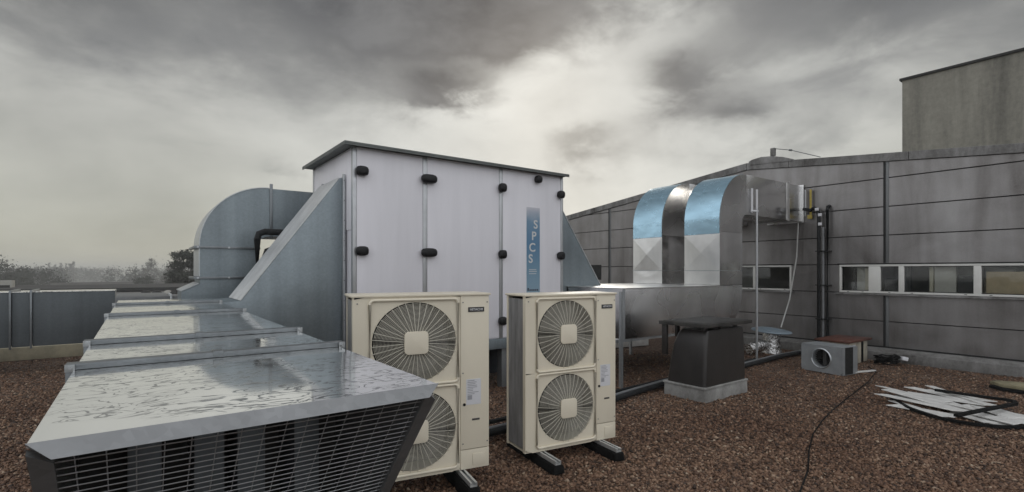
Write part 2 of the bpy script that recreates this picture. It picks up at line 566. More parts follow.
# side cheeks and bottom, sheet 12 mm
hood = MB()
for xa, xb in ((DX0, DX0 + 0.012), (DX1 - 0.012, DX1)):
    hood.prism([(YF + 0.03, DT - 0.006), (2.28, DT - 0.006), (2.28, DB), (YB, DB)], xa, xb, 'x')
hood.box(DX0 + 0.012, DX1 - 0.012, YB, 2.28, DB, DB + 0.012)
hood.build('hood', M['galv_dark'], T, L0)
tops = [(YF, 2.265), (2.295, 2.985), (3.015, 4.785), (4.815, 6.285), (6.315, 7.3)]
for i, (a, b) in enumerate(tops):
    m = MB()
    # slightly cambered sheet with a shallow cross-break
    nx, ny = 10, 10
    for t in (0, 1):
        for j in range(ny + 1):
            for k in range(nx + 1):
                u, w = k / nx, j / ny
                cam = 0.0045 * math.sin(PI * u) * math.sin(PI * w) * (1 if i != 1 else -0.8)
                m.v.append((DX0 + (DX1 - DX0) * u, a + (b - a) * w, DT + cam - t * 0.008))
    W = nx + 1
    for j in range(ny):
        for k in range(nx):
            p = j * W + k
            q = p + W * (ny + 1)
            m.f.append((p, p + 1, p + 1 + W, p + W))
            m.f.append((q + W, q + 1 + W, q + 1, q))
    ring = [k for k in range(W)] + [j * W + nx for j in range(1, ny + 1)] + [ny * W + k for k in range(nx - 1, -1, -1)] + [j * W for j in range(ny - 1, 0, -1)]
    off2 = W * (ny + 1)
    for k in range(len(ring)):
        p, q = ring[k], ring[(k + 1) % len(ring)]
        m.f.append((q, p, p + off2, q + off2))
    m.build('top_sheet', M['wet'], T, L0, smooth=30)
for a, b in tops[1:]:
    m = MB()
    m.box(DX0, DX0 + 0.01, a, b, DB, DT - 0.009).box(DX1 - 0.01, DX1, a, b, DB, DT - 0.009).box(DX0 + 0.01, DX1 - 0.01, a, b, DB, DB + 0.01)
    if b > 7:
        m.box(DX0 + 0.01, DX1 - 0.01, b - 0.01, b, DB + 0.01, DT - 0.009)
    m.build('duct_section', M['galv'], T, L0)
for y in FL:
    m = MB()
    for d0, d1 in ((-0.026, -0.002), (0.002, 0.026)):
        e = 0.022
        m.box(DX0 - e, DX1 + e, y + d0, y + d1, DT + 0.001, DT + e)
        m.box(DX0 - e, DX1 + e, y + d0, y + d1, DB - e, DB - 0.001)
        m.box(DX0 - e, DX0 - 0.001, y + d0, y + d1, DB - 0.001, DT + 0.001)
        m.box(DX1 + 0.001, DX1 + e, y + d0, y + d1, DB - 0.001, DT + 0.001)
    fl = m.build('flange', M['flange'], T, L0, 0.003)
    cl = MB().box(0.235, 0.272, y - 0.030, y + 0.030, DT + 0.008, DT + 0.027)
    cl.build('cleat', M['flange'], fl, L0, 0.004)
    for xx in (DX0 - 0.010, DX1 + 0.010):
        cb = MB()
        cb.disc_prism((xx, y - 0.040, DT + 0.010), 0.007, 0.08, 6, 'y')
        cb.box(xx - 0.013, xx + 0.013, y - 0.032, y - 0.027, DT - 0.004, DT + 0.021)
        cb.build('corner_bolt', M['galv_pale'], fl, L0)
# front lip, mitred, tipping forward
lip = MB()
zl = DT - 0.030
e = 0.038
lip.add([(DX0 - 0.002, YF - 0.004, DT + 0.003), (DX1 + 0.002, YF - 0.004, DT + 0.003), (DX1 - e, YF - 0.024, zl), (DX0 + e, YF - 0.024, zl),
         (DX0 - 0.002, YF + 0.004, DT - 0.004), (DX1 + 0.002, YF + 0.004, DT - 0.004), (DX1 - e, YF - 0.018, zl - 0.002), (DX0 + e, YF - 0.018, zl - 0.002)],
        [(0, 1, 2, 3), (7, 6, 5, 4), (0, 4, 5, 1), (1, 5, 6, 2), (2, 6, 7, 3), (3, 7, 4, 0)])
lip.build('front_lip', M['lip'], T, L0, smooth=0)
# sloped frame: local point on the mouth plane, s from the top edge down
sl = Vector((0, YB - YF, DB - DT))
SL = sl.length
sl.normalize()
nl = Vector((0, sl.z, -sl.y)).normalized()
if nl.y > 0:
    nl = -nl


def mouth(x, s, d=0.0):
    p = Vector((x, YF, DT - 0.01)) + sl * s + nl * d
    return (p.x, p.y, p.z)


fb = MB()
for xa, xb in ((DX0, DX0 + e), (DX1 - e, DX1)):
    fb.add([mouth(xa, 0.0), mouth(xb, 0.04), mouth(xb, SL - 0.01), mouth(xa, SL - 0.01), mouth(xa, 0.0, 0.014), mouth(xb, 0.04, 0.014), mouth(xb, SL - 0.01, 0.014), mouth(xa, SL - 0.01, 0.014)],
           [(0, 1, 2, 3), (7, 6, 5, 4), (0, 4, 5, 1), (1, 5, 6, 2), (2, 6, 7, 3), (3, 7, 4, 0)])
fb.add([mouth(DX0 + e, SL - 0.06), mouth(DX1 - e, SL - 0.06), mouth(DX1 - e, SL - 0.01), mouth(DX0 + e, SL - 0.01), mouth(DX0 + e, SL - 0.06, 0.012), mouth(DX1 - e, SL - 0.06, 0.012), mouth(DX1 - e, SL - 0.01, 0.012), mouth(DX0 + e, SL - 0.01, 0.012)],
       [(0, 1, 2, 3), (7, 6, 5, 4), (0, 4, 5, 1), (1, 5, 6, 2), (2, 6, 7, 3), (3, 7, 4, 0)])
fb.build('mouth_frame', M['galv_dark'], T, L0, smooth=0)
g = MB()
s = 0.055
while s < SL - 0.05:
    g.tube([mouth(DX0 + e - 0.01, s, 0.003), mouth(DX1 - e + 0.01, s, 0.003)], 0.0015, 5)
    s += 0.0245
x = DX0 + e + 0.03
while x < DX1 - e:
    g.tube([mouth(x, 0.03, -0.001), mouth(x, SL - 0.03, -0.001)], 0.0013, 5)
    x += 0.0515
g.build('mesh_grille', M['alu'], T, L0)
for xc in (0.02, 0.20, 0.33, 0.52):
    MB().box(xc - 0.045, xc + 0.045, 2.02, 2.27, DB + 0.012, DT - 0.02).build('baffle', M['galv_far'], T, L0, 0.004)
MB().box(DX0 + 0.012, DX1 - 0.012, 2.275, 2.282, DB + 0.012, DT - 0.012).build('inner_back', M['cavity'], T, L0)
for y in (2.5, 4.6, 6.6):
    for x in (DX0 + 0.06, DX1 - 0.06):
        MB().box(x - 0.025, x + 0.025, y - 0.025, y + 0.025, 0.0, DB - 0.002).build('leg', M['galv_pale'], T, L0)

# ---------------------------------------------------------------- air handling unit
AX0, AX1, AY0, AY1, AZ0, AZ1 = 2.07, 5.43, 6.0, 7.70, 0.73, 3.19
LA = (3.75, 6.85, 0)
T = thing('air_handling_unit', 'tall white panelled air handling cabinet with black knobs under a thin grey roof', 'air handler', LA)
MB().box(AX0 + 0.012, AX1 - 0.012, AY0 + 0.014, AY1, AZ0, AZ1).build('cabinet', M['white_panel'], T, LA)
posts = [AX0, 3.02, 4.23, AX1]
pw = [(AX0 - 0.004, AX0 + 0.045), (2.99, 3.05), (4.20, 4.26), (AX1 - 0.045, AX1 + 0.004)]
for i in range(3):
    MB().box(pw[i][1] + 0.003, pw[i + 1][0] - 0.003, AY0 + 0.001, AY0 + 0.013, AZ0 + 0.012, AZ1 - 0.03).build('door_panel', M['white_panel'], T, LA, 0.003)
for a, b in pw:
    MB().box(a, b, AY0 - 0.004, AY0 + 0.0125, AZ0, AZ1).build('post', M['alu'], T, LA, 0.006)
m = MB().box(AX0 - 0.004, AX0 + 0.0115, AY0 + 0.0135, AY0 + 0.05, AZ0, AZ1)
m.build('post', M['alu'], T, LA, 0.004)
m = MB().box(AX0 - 0.004, AX0 + 0.0115, AY1 - 0.05, AY1 + 0.004, AZ0, AZ1)
m.build('post', M['alu'], T, LA, 0.004)
MB().box(AX0 + 0.001, AX0 + 0.0115, AY0 + 0.053, AY1 - 0.053, 2.2, AZ1 - 0.03).build('side_panel', M['white_panel'], T, LA, 0.003)
rf = MB()
rf.prism([(AX0 - 0.13, 3.195), (AX1 + 0.05, 3.195), (AX1 + 0.05, 3.222), (AX0 - 0.13, 3.222)], AY0 - 0.10, AY1 + 0.09, 'y')
rf.box(AX0 - 0.13, AX1 + 0.05, AY0 - 0.10, AY0 - 0.085, 3.178, 3.1945)
rf.box(AX0 - 0.13, AX0 - 0.115, AY0 - 0.084, AY1 + 0.09, 3.178, 3.1945)
rf.build('roof', M['roof_trim'], T, LA, 0.004)
bf = MB()
bf.box(AX0, AX1, AY0 - 0.01, AY0 + 0.08, 0.58, 0.727).box(AX0, AX1, AY1 - 0.08, AY1, 0.58, 0.727)
bf.box(AX0, AX0 + 0.09, AY0 + 0.08, AY1 - 0.08, 0.58, 0.727).box(AX1 - 0.09, AX1, AY0 + 0.08, AY1 - 0.08, 0.58, 0.727)
bf.build('base_frame', M['galv'], T, LA, 0.004)
MB().box(AX0 + 0.15, AX1 - 0.15, 6.35, 6.39, 0.16, 0.575).build('shade_panel', M['navy'], T, LA)  # dark panel added to darken the gap beneath the base frame
for x in (2.2, 3.3, 4.35, 5.3):
    for y in (AY0 + 0.05, AY1 - 0.15):
        MB().box(x - 0.07, x + 0.07, y, y + 0.12, 0, 0.578).build('leg', M['galv_dark'], T, LA, 0.004)


def knob(x, z, w, h=0.115):
    m = MB()
    n = 8
    rings = []
    for d, k in ((0.006, 0.82), (-0.025, 1.0), (-0.055, 1.0), (-0.075, 0.78), (-0.08, 0.4)):
        ring = []
        for j in range(n * 2):
            a = 2 * PI * j / (n * 2)
            cx, sz = math.cos(a), math.sin(a)
            p = 3.2
            rr = 1 / ((abs(cx) ** p + abs(sz) ** p) ** (1 / p))
            ring.append((x + cx * rr * w / 2 * k, AY0 - 0.004 + d, z + sz * rr * h / 2 * k))
        rings.append(ring)
    L = n * 2
    m.v = [q for r_ in rings for q in r_]
    for i in range(len(rings) - 1):
        for j in range(L):
            m.f.append((i * L + j, i * L + (j + 1) % L, (i + 1) * L + (j + 1) % L, (i + 1) * L + j))
    m.f.append(tuple(range((len(rings) - 1) * L, len(rings) * L)))
    m.f.append(tuple(range(L - 1, -1, -1)))
    return m.build('knob', M['black_plastic'], T, LA, smooth=50)


for z in (2.90, 1.94):
    knob(AX0 + 0.10, z, 0.15, 0.115)
    knob(3.06, z, 0.22, 0.115)
    knob(4.235, z, 0.125, 0.125)
knob(5.36, 2.90, 0.125, 0.12)
knob(5.36, 1.94, 0.13, 0.125)
knob(4.90, 3.09, 0.12, 0.11)
knob(4.235, 0.98, 0.125, 0.125)
knob(3.06, 0.98, 0.2, 0.115)
sg = MB().box(4.70, 4.955, AY0 - 0.003, AY0 + 0.0008, 1.28, 2.66).build('sign_strip', M['banner'], T, LA)
for ch, x, z in (('S', 4.872, 2.40), ('P', 4.838, 2.225), ('C', 4.806, 2.05), ('S', 4.775, 1.88)):
    text_mesh('lettering', ch, 0.180, M['letter'], sg, (x - LA[0], AY0 - 0.0045 - LA[1], z - LA[2]), off=0.003)
lb = MB()
for z, w in ((1.715, 0.14), (1.69, 0.15), (1.655, 0.14)):
    lb.box(4.745, 4.745 + w, AY0 - 0.0045, AY0 - 0.0031, z, z + 0.009)
lb.build('small_print', M['letter'], sg, LA)
m = MB()
for k in range(6):
    m.box(4.715 + k * 0.036, 4.742 + k * 0.036, AY0 - 0.0045, AY0 - 0.0031, 1.40, 1.425 + 0.02 * (k == 0))
m.build('small_print', M['ink'], sg, LA)


# ---------------------------------------------------------------- transition pieces on both sides of the cabinet
def transition(name, label, poly, y0, y1, loc, flange_x, zb, zt, dirx, slope):
    T = thing(name, label, 'duct transition', loc)
    MB().prism(poly, y0, y1, 'y').build('hopper', M['galv'], T, loc, 0.004)
    m = MB()
    a, b = sorted((flange_x, flange_x + 0.03 * dirx))
    m.box(a, b, y0 - 0.035, y0 - 0.001, zb, zt + 0.03)
    m.box(a, b, y1 + 0.001, y1 + 0.035, zb, zt + 0.03)
    fo = m.build('flange', M['galv_pale'], T, loc, 0.003)
    for k in range(9):
        zz = zb + 0.1 + (zt - zb - 0.15) * k / 8
        MB().disc_prism(((a + b) / 2, y0 - 0.041, zz), 0.007, 0.006, 6, 'y').build('bolt', M['galv_dark'], fo, loc)
    (xa, za), (xb, zb2) = slope
    d = Vector((xb - xa, zb2 - za)).normalized()
    n = Vector((-d.y, d.x))
    if n.y < 0:
        n = -n
    q = [(xa + n.x * 0.004, za + n.y * 0.004), (xb + n.x * 0.004, zb2 + n.y * 0.004), (xb + n.x * 0.012, zb2 + n.y * 0.012), (xa + n.x * 0.012, za + n.y * 0.012)]
    MB().prism(q, y0 - 0.006, y1 + 0.006, 'y').build('slope_sheen_sheet', M['slope'], T, loc)  # lighter skin that paints the sky's reflection onto the slope
    MB().box(flange_x - 0.15 if dirx < 0 else flange_x + 0.05, flange_x - 0.05 if dirx < 0 else flange_x + 0.15, y0 + 0.3, y0 + 0.4, 0, zb - 0.002).build('leg', M['galv_dark'], T, loc)
    return T


transition('transition_duct', 'blue grey sheet metal hopper sloping from the white cabinet down to the wet topped duct',
           [(0.735, 0.55), (0.735, 1.36), (0.92, 1.37), (2.0, 2.84), (2.055, 2.86), (2.055, 0.62), (1.5, 0.55)], 6.27, 7.12, (1.4, 6.7, 0), 2.06, 0.75, 2.86, -1, ((0.92, 1.37), (2.0, 2.84)))
transition('transition_duct', 'grey metal hopper sloping from the white cabinet right to the bright duct chamber',
           [(5.765, 0.9), (5.765, 1.447), (6.56, 1.447), (5.445, 3.0), (5.445, 0.9)], 6.27, 7.12, (5.7, 6.7, 0), 5.44, 0.9, 3.0, 1, ((6.56, 1.447), (5.445, 3.0)))

# ---------------------------------------------------------------- big bend behind, with the ducts on the left
LE = (1.0, 8.2, 0)
T = thing('elbow_duct', 'large curved blue grey duct bend rising behind the left of the white cabinet', 'duct bend', LE)
EY0, EY1 = 7.82, 8.58
MB().prism([(0.665, 1.62)] + [(0.665, 2.0)] + list(reversed(arc(1.5, 2.03, 0.835, 90, 180, 18)))[1:] + [(1.52, 2.865)] + [(1.52, 2.19)] + list(arc(1.5, 2.03, 0.155, 90, 180, 6)) + [(1.345, 1.62)], EY0, EY1, 'y').build('bend', M['galv'], T, LE, smooth=30)
MB().box(1.535, 5.2, EY0, EY1, 2.19, 2.865).build('straight_run', M['galv'], T, LE)
MB().prism([(0.665, 1.60), (0.665, 1.53), (0.46, 1.43), (0.46, 0.45), (1.345, 0.45), (1.345, 1.60)], EY0, EY1, 'y').build('shoe', M['galv'], T, LE)
MB().prism([(0.651, 1.545), (0.445, 1.445), (0.450, 1.433), (0.657, 1.533)], EY0 - 0.01, EY1 + 0.01, 'y').build('sloped_trim', M['galv_pale'], T, LE)
m = MB()
for z in (2.015, 1.61):
    m.box(0.595, 1.385, EY0 - 0.03, EY0 - 0.001, z - 0.016, z + 0.016)
    m.box(0.595, 0.631, EY0 - 0.001, EY1 + 0.03, z - 0.016, z + 0.016)
m.box(1.508, 1.546, EY0 - 0.03, EY0 - 0.001, 2.16, 2.93)
fo = m.build('flange', M['flange'], T, LE, 0.003)
for z in (2.015, 1.61):
    for x in (0.64, 1.0, 1.34):
        MB().disc_prism((x, EY0 - 0.038, z), 0.014, 0.008, 6, 'y').build('bolt', M['galv_pale'], fo, LE)
m = MB()
# paler skin over the whole outer face of the bend
pts_o = [(0.665, 1.63)] + [(0.665, 2.0)] + list(reversed(arc(1.5, 2.03, 0.835, 90, 180, 18)))[1:]
q = [(x, z) for x, z in pts_o] + [(x - 0.012 * (1 if z < 2.05 else (1.5 - x) / 0.835), z + 0.012 * max(0, (z - 2.03) / 0.835)) for x, z in reversed(pts_o)]
m.prism(q, EY0 - 0.012, EY1 + 0.005, 'y').build('back_sheet', M['galv_pale'], T, LE, smooth=30)
MB().box(0.6, 0.7, 8.1, 8.2, 0, 0.449).build('leg', M['galv_dark'], T, LE)
MB().box(5.0, 5.1, 8.1, 8.2, 0, 2.189).build('leg', M['galv_dark'], T, LE)

LD = (-2.5, 11.9, 0)
T = thing('rectangular_duct', 'long blue grey rectangular duct lying across the far left edge of the roof', 'air duct', LD)
for a, b in ((-7.0, -1.68), (-1.645, -1.43), (-1.395, -0.315)):
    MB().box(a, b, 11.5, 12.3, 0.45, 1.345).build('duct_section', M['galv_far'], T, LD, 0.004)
    MB().box(a, b, 11.49, 12.31, 1.347, 1.357).build('top_sheet', M['wet'], T, LD)
for x in (-1.66, -1.41):
    m = MB().box(x - 0.014, x + 0.014, 11.46, 11.488, 0.42, 1.385).box(x - 0.014, x + 0.014, 11.488, 12.34, 1.358, 1.385)
    m.build('flange', M['flange'], T, LD, 0.003)
for x in (-5.2, -2.6, -0.6):
    MB().box(x - 0.03, x + 0.03, 11.6, 12.2, 0, 0.448).build('leg', M['galv_dark'], T, LD)
LD2 = (0.1, 9.6, 0)
T = thing('connecting_duct', 'dark low duct joining the far left duct to the foot of the large bend', 'air duct', LD2)
MB().box(-0.25, 0.40, 9.2, 10.9, 0.45, 1.32).build('duct_section', M['galv_dark'], T, LD2, 0.004)
MB().box(0.43, 1.3, 9.2, 9.9, 0.45, 1.32).build('duct_section', M['galv_dark'], T, LD2, 0.004)
m = MB().box(0.40, 0.428, 9.17, 9.93, 0.42, 1.35)
m.build('flange', M['galv_pale'], T, LD2, 0.003)
MB().box(-0.1, 0.0, 9.4, 9.5, 0, 0.449).build('leg', M['galv_dark'], T, LD2)
MB().box(1.0, 1.1, 9.4, 9.5, 0, 0.449).build('leg', M['galv_dark'], T, LD2)

# black insulated pipes into the cabinet
o = MB().tube([(1.27, 7.35, 1.2), (1.27, 7.35, 2.12), (1.29, 7.35, 2.19), (1.36, 7.35, 2.22), (2.066, 7.35, 2.22)], 0.042, 12).build('insulated_pipe', M['insul'], None, (1.27, 7.35, 1.2), smooth=60)
tag(o, 'outer black insulated pipe bending into the left side of the white cabinet', 'pipe', 'insulated pipes behind the hopper')
o = MB().tube([(1.40, 7.52, 1.2), (1.40, 7.52, 1.90), (1.42, 7.52, 1.97), (1.49, 7.52, 2.0), (2.066, 7.52, 2.0)], 0.042, 12).build('insulated_pipe', M['insul'], None, (1.40, 7.52, 1.2), smooth=60)
tag(o, 'inner lower black insulated pipe nested under the outer one behind the hopper', 'pipe', 'insulated pipes behind the hopper')

# ---------------------------------------------------------------- outdoor condenser units
UW, UD, UH = 0.98, 0.35, 1.372


def condenser(label, loc, rz):
    T = thing('outdoor_unit', label, 'condenser unit', loc, rz, 'twin fan condenser units on the gravel')
    # cream casing: front frame pieces round the fan openings, right part, top, back, bottom
    gx0, gx1 = 0.11, 0.735
    zs = [(0.035, 0.672), (0.695, 1.332)]
    cx = (gx0 + gx1) / 2
    m = MB()
    t = 0.012
    m.plate_hole(0.0, 0.755, 0.0, 0.6835, cx, 0.3535, 0.298, 0.0, t)
    m.plate_hole(0.0, 0.755, 0.6836, UH - 0.018, cx, 1.0135, 0.298, 0.0, t)
    m.box(0.0, t, t + 0.001, 0.045, 0.0, UH - 0.018).box(0.0, t, UD - 0.03, UD, 0.0, UH - 0.018)
    m.box(t, UW - t, UD - t, UD, 0.0, UH - 0.018)
    m.box(UW - t, UW, t + 0.001, UD, 0.0, UH - 0.018)
    m.box(t, UW - t, t, UD - t, 0.0, 0.01)
    m.build('casing', M['cream'], T, smooth=40)
    MB().box(0.7575, UW, -0.001, t, 0.155, UH - 0.018).build('service_panel', M['cream'], T, bevel=0.003)
    lp = MB().box(0.7575, UW, -0.001, t, 0.0, 0.150).build('lower_panel', M['cream'], T, bevel=0.003)
    MB().box(0.85, 0.95, -0.006, -0.0012, 0.025, 0.115).build('pipe_cover', M['cream'], lp, bevel=0.003)
    MB().box(-0.012, UW + 0.012, -0.014, UD + 0.012, UH - 0.0175, UH).build('top_cover', M['cream'], T, bevel=0.006)
    MB().box(0.004, 0.010, 0.047, UD - 0.032, 0.03, UH - 0.04).build('coil_panel', M['coil'], T)
    cv = MB().box(0.03, 0.74, 0.28, 0.29, 0.02, UH - 0.03).box(0.75, 0.755, t + 0.002, 0.28, 0.02, UH - 0.03)
    cv.build('inner_wall', M['cavity'], T)
    for (za, zb), czz in zip(zs, (0.3535, 1.0135)):
        # pressed surround
        rim = MB()
        r = 0.03
        pts = []
        for ccx, ccz, a0 in ((gx1 - r, zb - r, 0), (gx0 + r, zb - r, 90), (gx0 + r, za + r, 180), (gx1 - r, za + r, 270)):
            for k in range(6):
                a = R(a0 + 90 * k / 5)
                pts.append((ccx + r * math.cos(a), -0.010, ccz + r * math.sin(a)))
        rim.tube(pts, 0.011, 8, True)
        gd = rim.build('fan_surround', M['cream'], T, smooth=60)
        gm = MB()
        for k in range(36):
            a = 2 * PI * (k + 0.35) / 36
            c, s_ = math.cos(a), math.sin(a)
            rr = 0.306
            gm.tube([(cx + c * 0.07, -0.030, czz + s_ * 0.07), (cx + c * 0.20, -0.026, czz + s_ * 0.20), (cx + c * rr, -0.004, czz + s_ * rr)], 0.0025, 6)
        for k in range(24):
            rr = 0.085 + 0.0088 * k
            yy = -0.027 + max(0, rr - 0.2) * 0.22
            gm.tube([(cx + math.cos(2 * PI * j / 40) * rr, yy, czz + math.sin(2 * PI * j / 40) * rr) for j in range(40)], 0.0016, 4, True)
        gw = gm.build('fan_guard', M['cream_wire'], T, smooth=60)
        hb = MB()
        pts = []
        hw, r = 0.085, 0.03
        for ccx, ccz, a0 in ((hw - r, hw - r, 0), (-hw + r, hw - r, 90), (-hw + r, -hw + r, 180), (hw - r, -hw + r, 270)):
            for k in range(5):
                a = R(a0 + 90 * k / 4)
                pts.append((cx + ccx + r * math.cos(a), czz + ccz + r * math.sin(a)))
        hb.prism(pts, -0.046, -0.031, 'y').build('hub_plate', M['cream'], gw, bevel=0.006, smooth=50)
        fn = MB()
        for b in range(4):
            a0 = 2 * PI * b / 4 + 0.4 + czz
            vs, fs = [], []
            for i in range(7):
                rr = 0.06 + 0.21 * i / 6
                for j in range(5):
                    a = a0 + (j / 4 - 0.5) * (1.15 + 0.25 * i / 6) + 0.35 * i / 6
                    vs.append((cx + math.cos(a) * rr, 0.06 + 0.08 * j / 4, czz + math.sin(a) * rr))
            for i in range(6):
                for j in range(4):
                    p = i * 5 + j
                    fs.append((p, p + 1, p + 6, p + 5))
            fn.add(vs, fs)
        fn.add(*(lambda q: (q.v, q.f))(MB().disc_prism((cx, 0.05, czz), 0.075, 0.12, 20, 'y')))
        fn.build('fan', M['fan_dark'], T, smooth=50)
    bd = MB().box(0.815, 0.94, -0.005, -0.0012, 1.225, 1.262).build('badge', M['badge'], T)
    text_mesh('lettering', 'HITACHI', 0.026, M['letter'], bd, (0.8775, -0.0058, 1.2435), off=0.0004)
    st = MB().box(0.800, 0.915, -0.003, -0.0012, 0.50, 0.70).build('sticker', M['sticker'], T)
    pr = MB()
    random.seed(3)
    for k in range(9):
        pr.box(0.81, 0.81 + random.uniform(0.04, 0.095), -0.0040, -0.0031, 0.685 - k * 0.013, 0.690 - k * 0.013)
    pr.box(0.81, 0.845, -0.0040, -0.0031, 0.540, 0.575)
    pr.build('small_print', M['print'], st)
    MB().disc_prism((0.785, -0.0065, 0.505), 0.011, 0.005, 14, 'y').build('plug', M['black_plastic'], T)
    MB().box(0.845, 0.905, -0.004, -0.0012, 0.375, 0.390).build('grip', M['fan_dark'], T, bevel=0.001)
    for x, z in ((0.03, 1.31), (0.30, 1.338), (0.55, 1.338), (0.775, 1.30), (0.965, 1.30), (0.775, 0.20), (0.965, 0.20), (0.775, 0.75)):
        MB().disc_prism((x, -0.004, z), 0.005, 0.004, 8, 'y').build('screw', M['galv_dark'], T)
    return T


_u1 = Vector((VX * 3.6 + VY * -1.13, VY * 3.6 + VX * 1.13))
U1L, U1R = (_u1.x, _u1.y, 0.155), R(-11.5)
_u2 = Vector((VX * 4.36 + VY * 0.115, VY * 4.36 - VX * 0.115))
U2L, U2R = (_u2.x, _u2.y, 0.125), R(-8.5)
u1 = condenser('cream twin fan condenser, lower half hidden behind the wet duct hood', U1L, U1R)
u1.scale = (1.065, 1, 1)
u2 = condenser('cream twin fan condenser standing whole between the two black rubber feet', U2L, U2R)


def foot(label, uloc, urz, lx, zt):
    c, s = math.cos(urz), math.sin(urz)
    loc = (uloc[0] + c * lx, uloc[1] + s * lx, 0.012)
    T = thing('mounting_foot', label, 'support foot', loc, urz, 'rubber feet under the condenser units')
    zt -= 0.012
    y0, y1 = -0.27, 0.58
    # block with sloping sides and rounded ends
    pr = [(-0.06, 0.0), (0.06, 0.0), (0.045, zt - 0.034), (-0.045, zt - 0.034)]
    m = MB()
    m.add([(x, y0, z) for x, z in pr] + [(x, y1, z) for x, z in pr] , [(0, 1, 2, 3), (7, 6, 5, 4), (0, 4, 5, 1), (1, 5, 6, 2), (2, 6, 7, 3), (3, 7, 4, 0)])
    m.build('rubber_block', M['rubber'], T, bevel=0.012)
    r_ = MB()
    ra, rb = y0 + 0.015, y1 - 0.04
    r_.box(-0.027, 0.027, ra, rb, zt - 0.033, zt - 0.027)
    for a, b in ((-0.027, -0.023), (0.023, 0.027)):
        r_.box(a, b, ra, rb, zt - 0.027, zt - 0.001)
    r_.box(-0.023, -0.010, ra, rb, zt - 0.004, zt - 0.001).box(0.010, 0.023, ra, rb, zt - 0.004, zt - 0.001)
    r_.build('rail', M['slope'], T)
    MB().disc_prism((0, 0.04, zt - 0.004), 0.014, 0.001, 6, 'z').build('bolt', M['galv_pale'], T)


foot('black rubber foot in the shade under the condenser half hidden by the duct hood', U1L, U1R, 0.16, 0.153)
foot('black rubber foot with bright rail poking out nearest the bottom edge', U1L, U1R, 0.82, 0.153)
foot('black rubber foot under the left end of the fully visible condenser', U2L, U2R, 0.17, 0.123)
foot('black rubber foot under the right end of the fully visible condenser', U2L, U2R, 0.81, 0.123)

# refrigerant lines along the gravel behind the units
P1 = [(1.75, 4.13, 0.11), (2.83, 4.17, 0.10), (4.2, 4.30, 0.07), (5.3, 4.52, 0.06), (6.4, 4.66, 0.06), (8.4, 4.68, 0.06), (10.1, 4.80, 0.06), (11.15, 4.72, 0.07), (11.3, 4.71, 0.12), (11.32, 4.705, 0.3)]
P2 = [(x, y + 0.12, z - 0.015) for x, y, z in P1[:8]]
P3 = [(1.9, 4.20, 0.19), (2.83, 4.24, 0.18), (3.6, 4.35, 0.16), (4.2, 4.50, 0.085), (5.3, 4.76, 0.05), (7.4, 4.9, 0.05), (9.3, 4.95, 0.05)]
for pts, r, mt, lab in ((P1, 0.038, 'insul', 'thick black insulated line along the gravel past the dark roof vent'),
                        (P2, 0.032, 'grey_pipe', 'grey sleeved pipe lying beside the thick black line'),
                        (P3, 0.022, 'insul', 'thin black line farthest back of those on the gravel')):
    o = MB().tube(pts, r, 10).build('refrigerant_line', M[mt], None, (pts[0][0], pts[0][1], 0), smooth=60)
    tag(o, lab, 'pipe', 'refrigerant lines on the gravel')

# ---------------------------------------------------------------- bright chamber and the two filmed bends
LP = (7.4, 6.0, 0)
T = thing('plenum_duct', 'bright reflective duct chamber on legs between the white cabinet and the filmed bends', 'duct chamber', LP)
prof = [(5.78, 0.69), (8.40, 0.69)] + arc(8.41, 1.34, 0.65, -88, 0, 14) + [(9.06, 1.436), (5.78, 1.436)]
MB().prism(prof, 5.06, 7.02, 'y').build('chamber', M['mirror_sheet'], T, LP, 0.003, smooth=30)
MB().box(5.75, 8.29, 5.035, 7.05, 1.4375, 1.447).build('top_sheet', M['foil'], T, LP)
m = MB().box(5.755, 5.785, 5.03, 5.059, 0.66, 1.4365).box(5.755, 5.785, 7.021, 7.05, 0.66, 1.4365)
m.build('flange', M['galv_pale'], T, LP)
for x, y in ((5.66, 5.0), (8.1, 5.1), (5.9, 6.9), (8.1, 6.9)):
    MB().box(x - 0.022, x + 0.022, y - 0.022, y + 0.022, 0, 0.689 if x > 5.7 else 1.40).build('leg', M['galv_pale'], T, LP)
m = MB().box(5.64, 8.2, 5.07, 5.11, 0.645, 0.688)
m.build('crossbar', M['galv_pale'], T, LP)


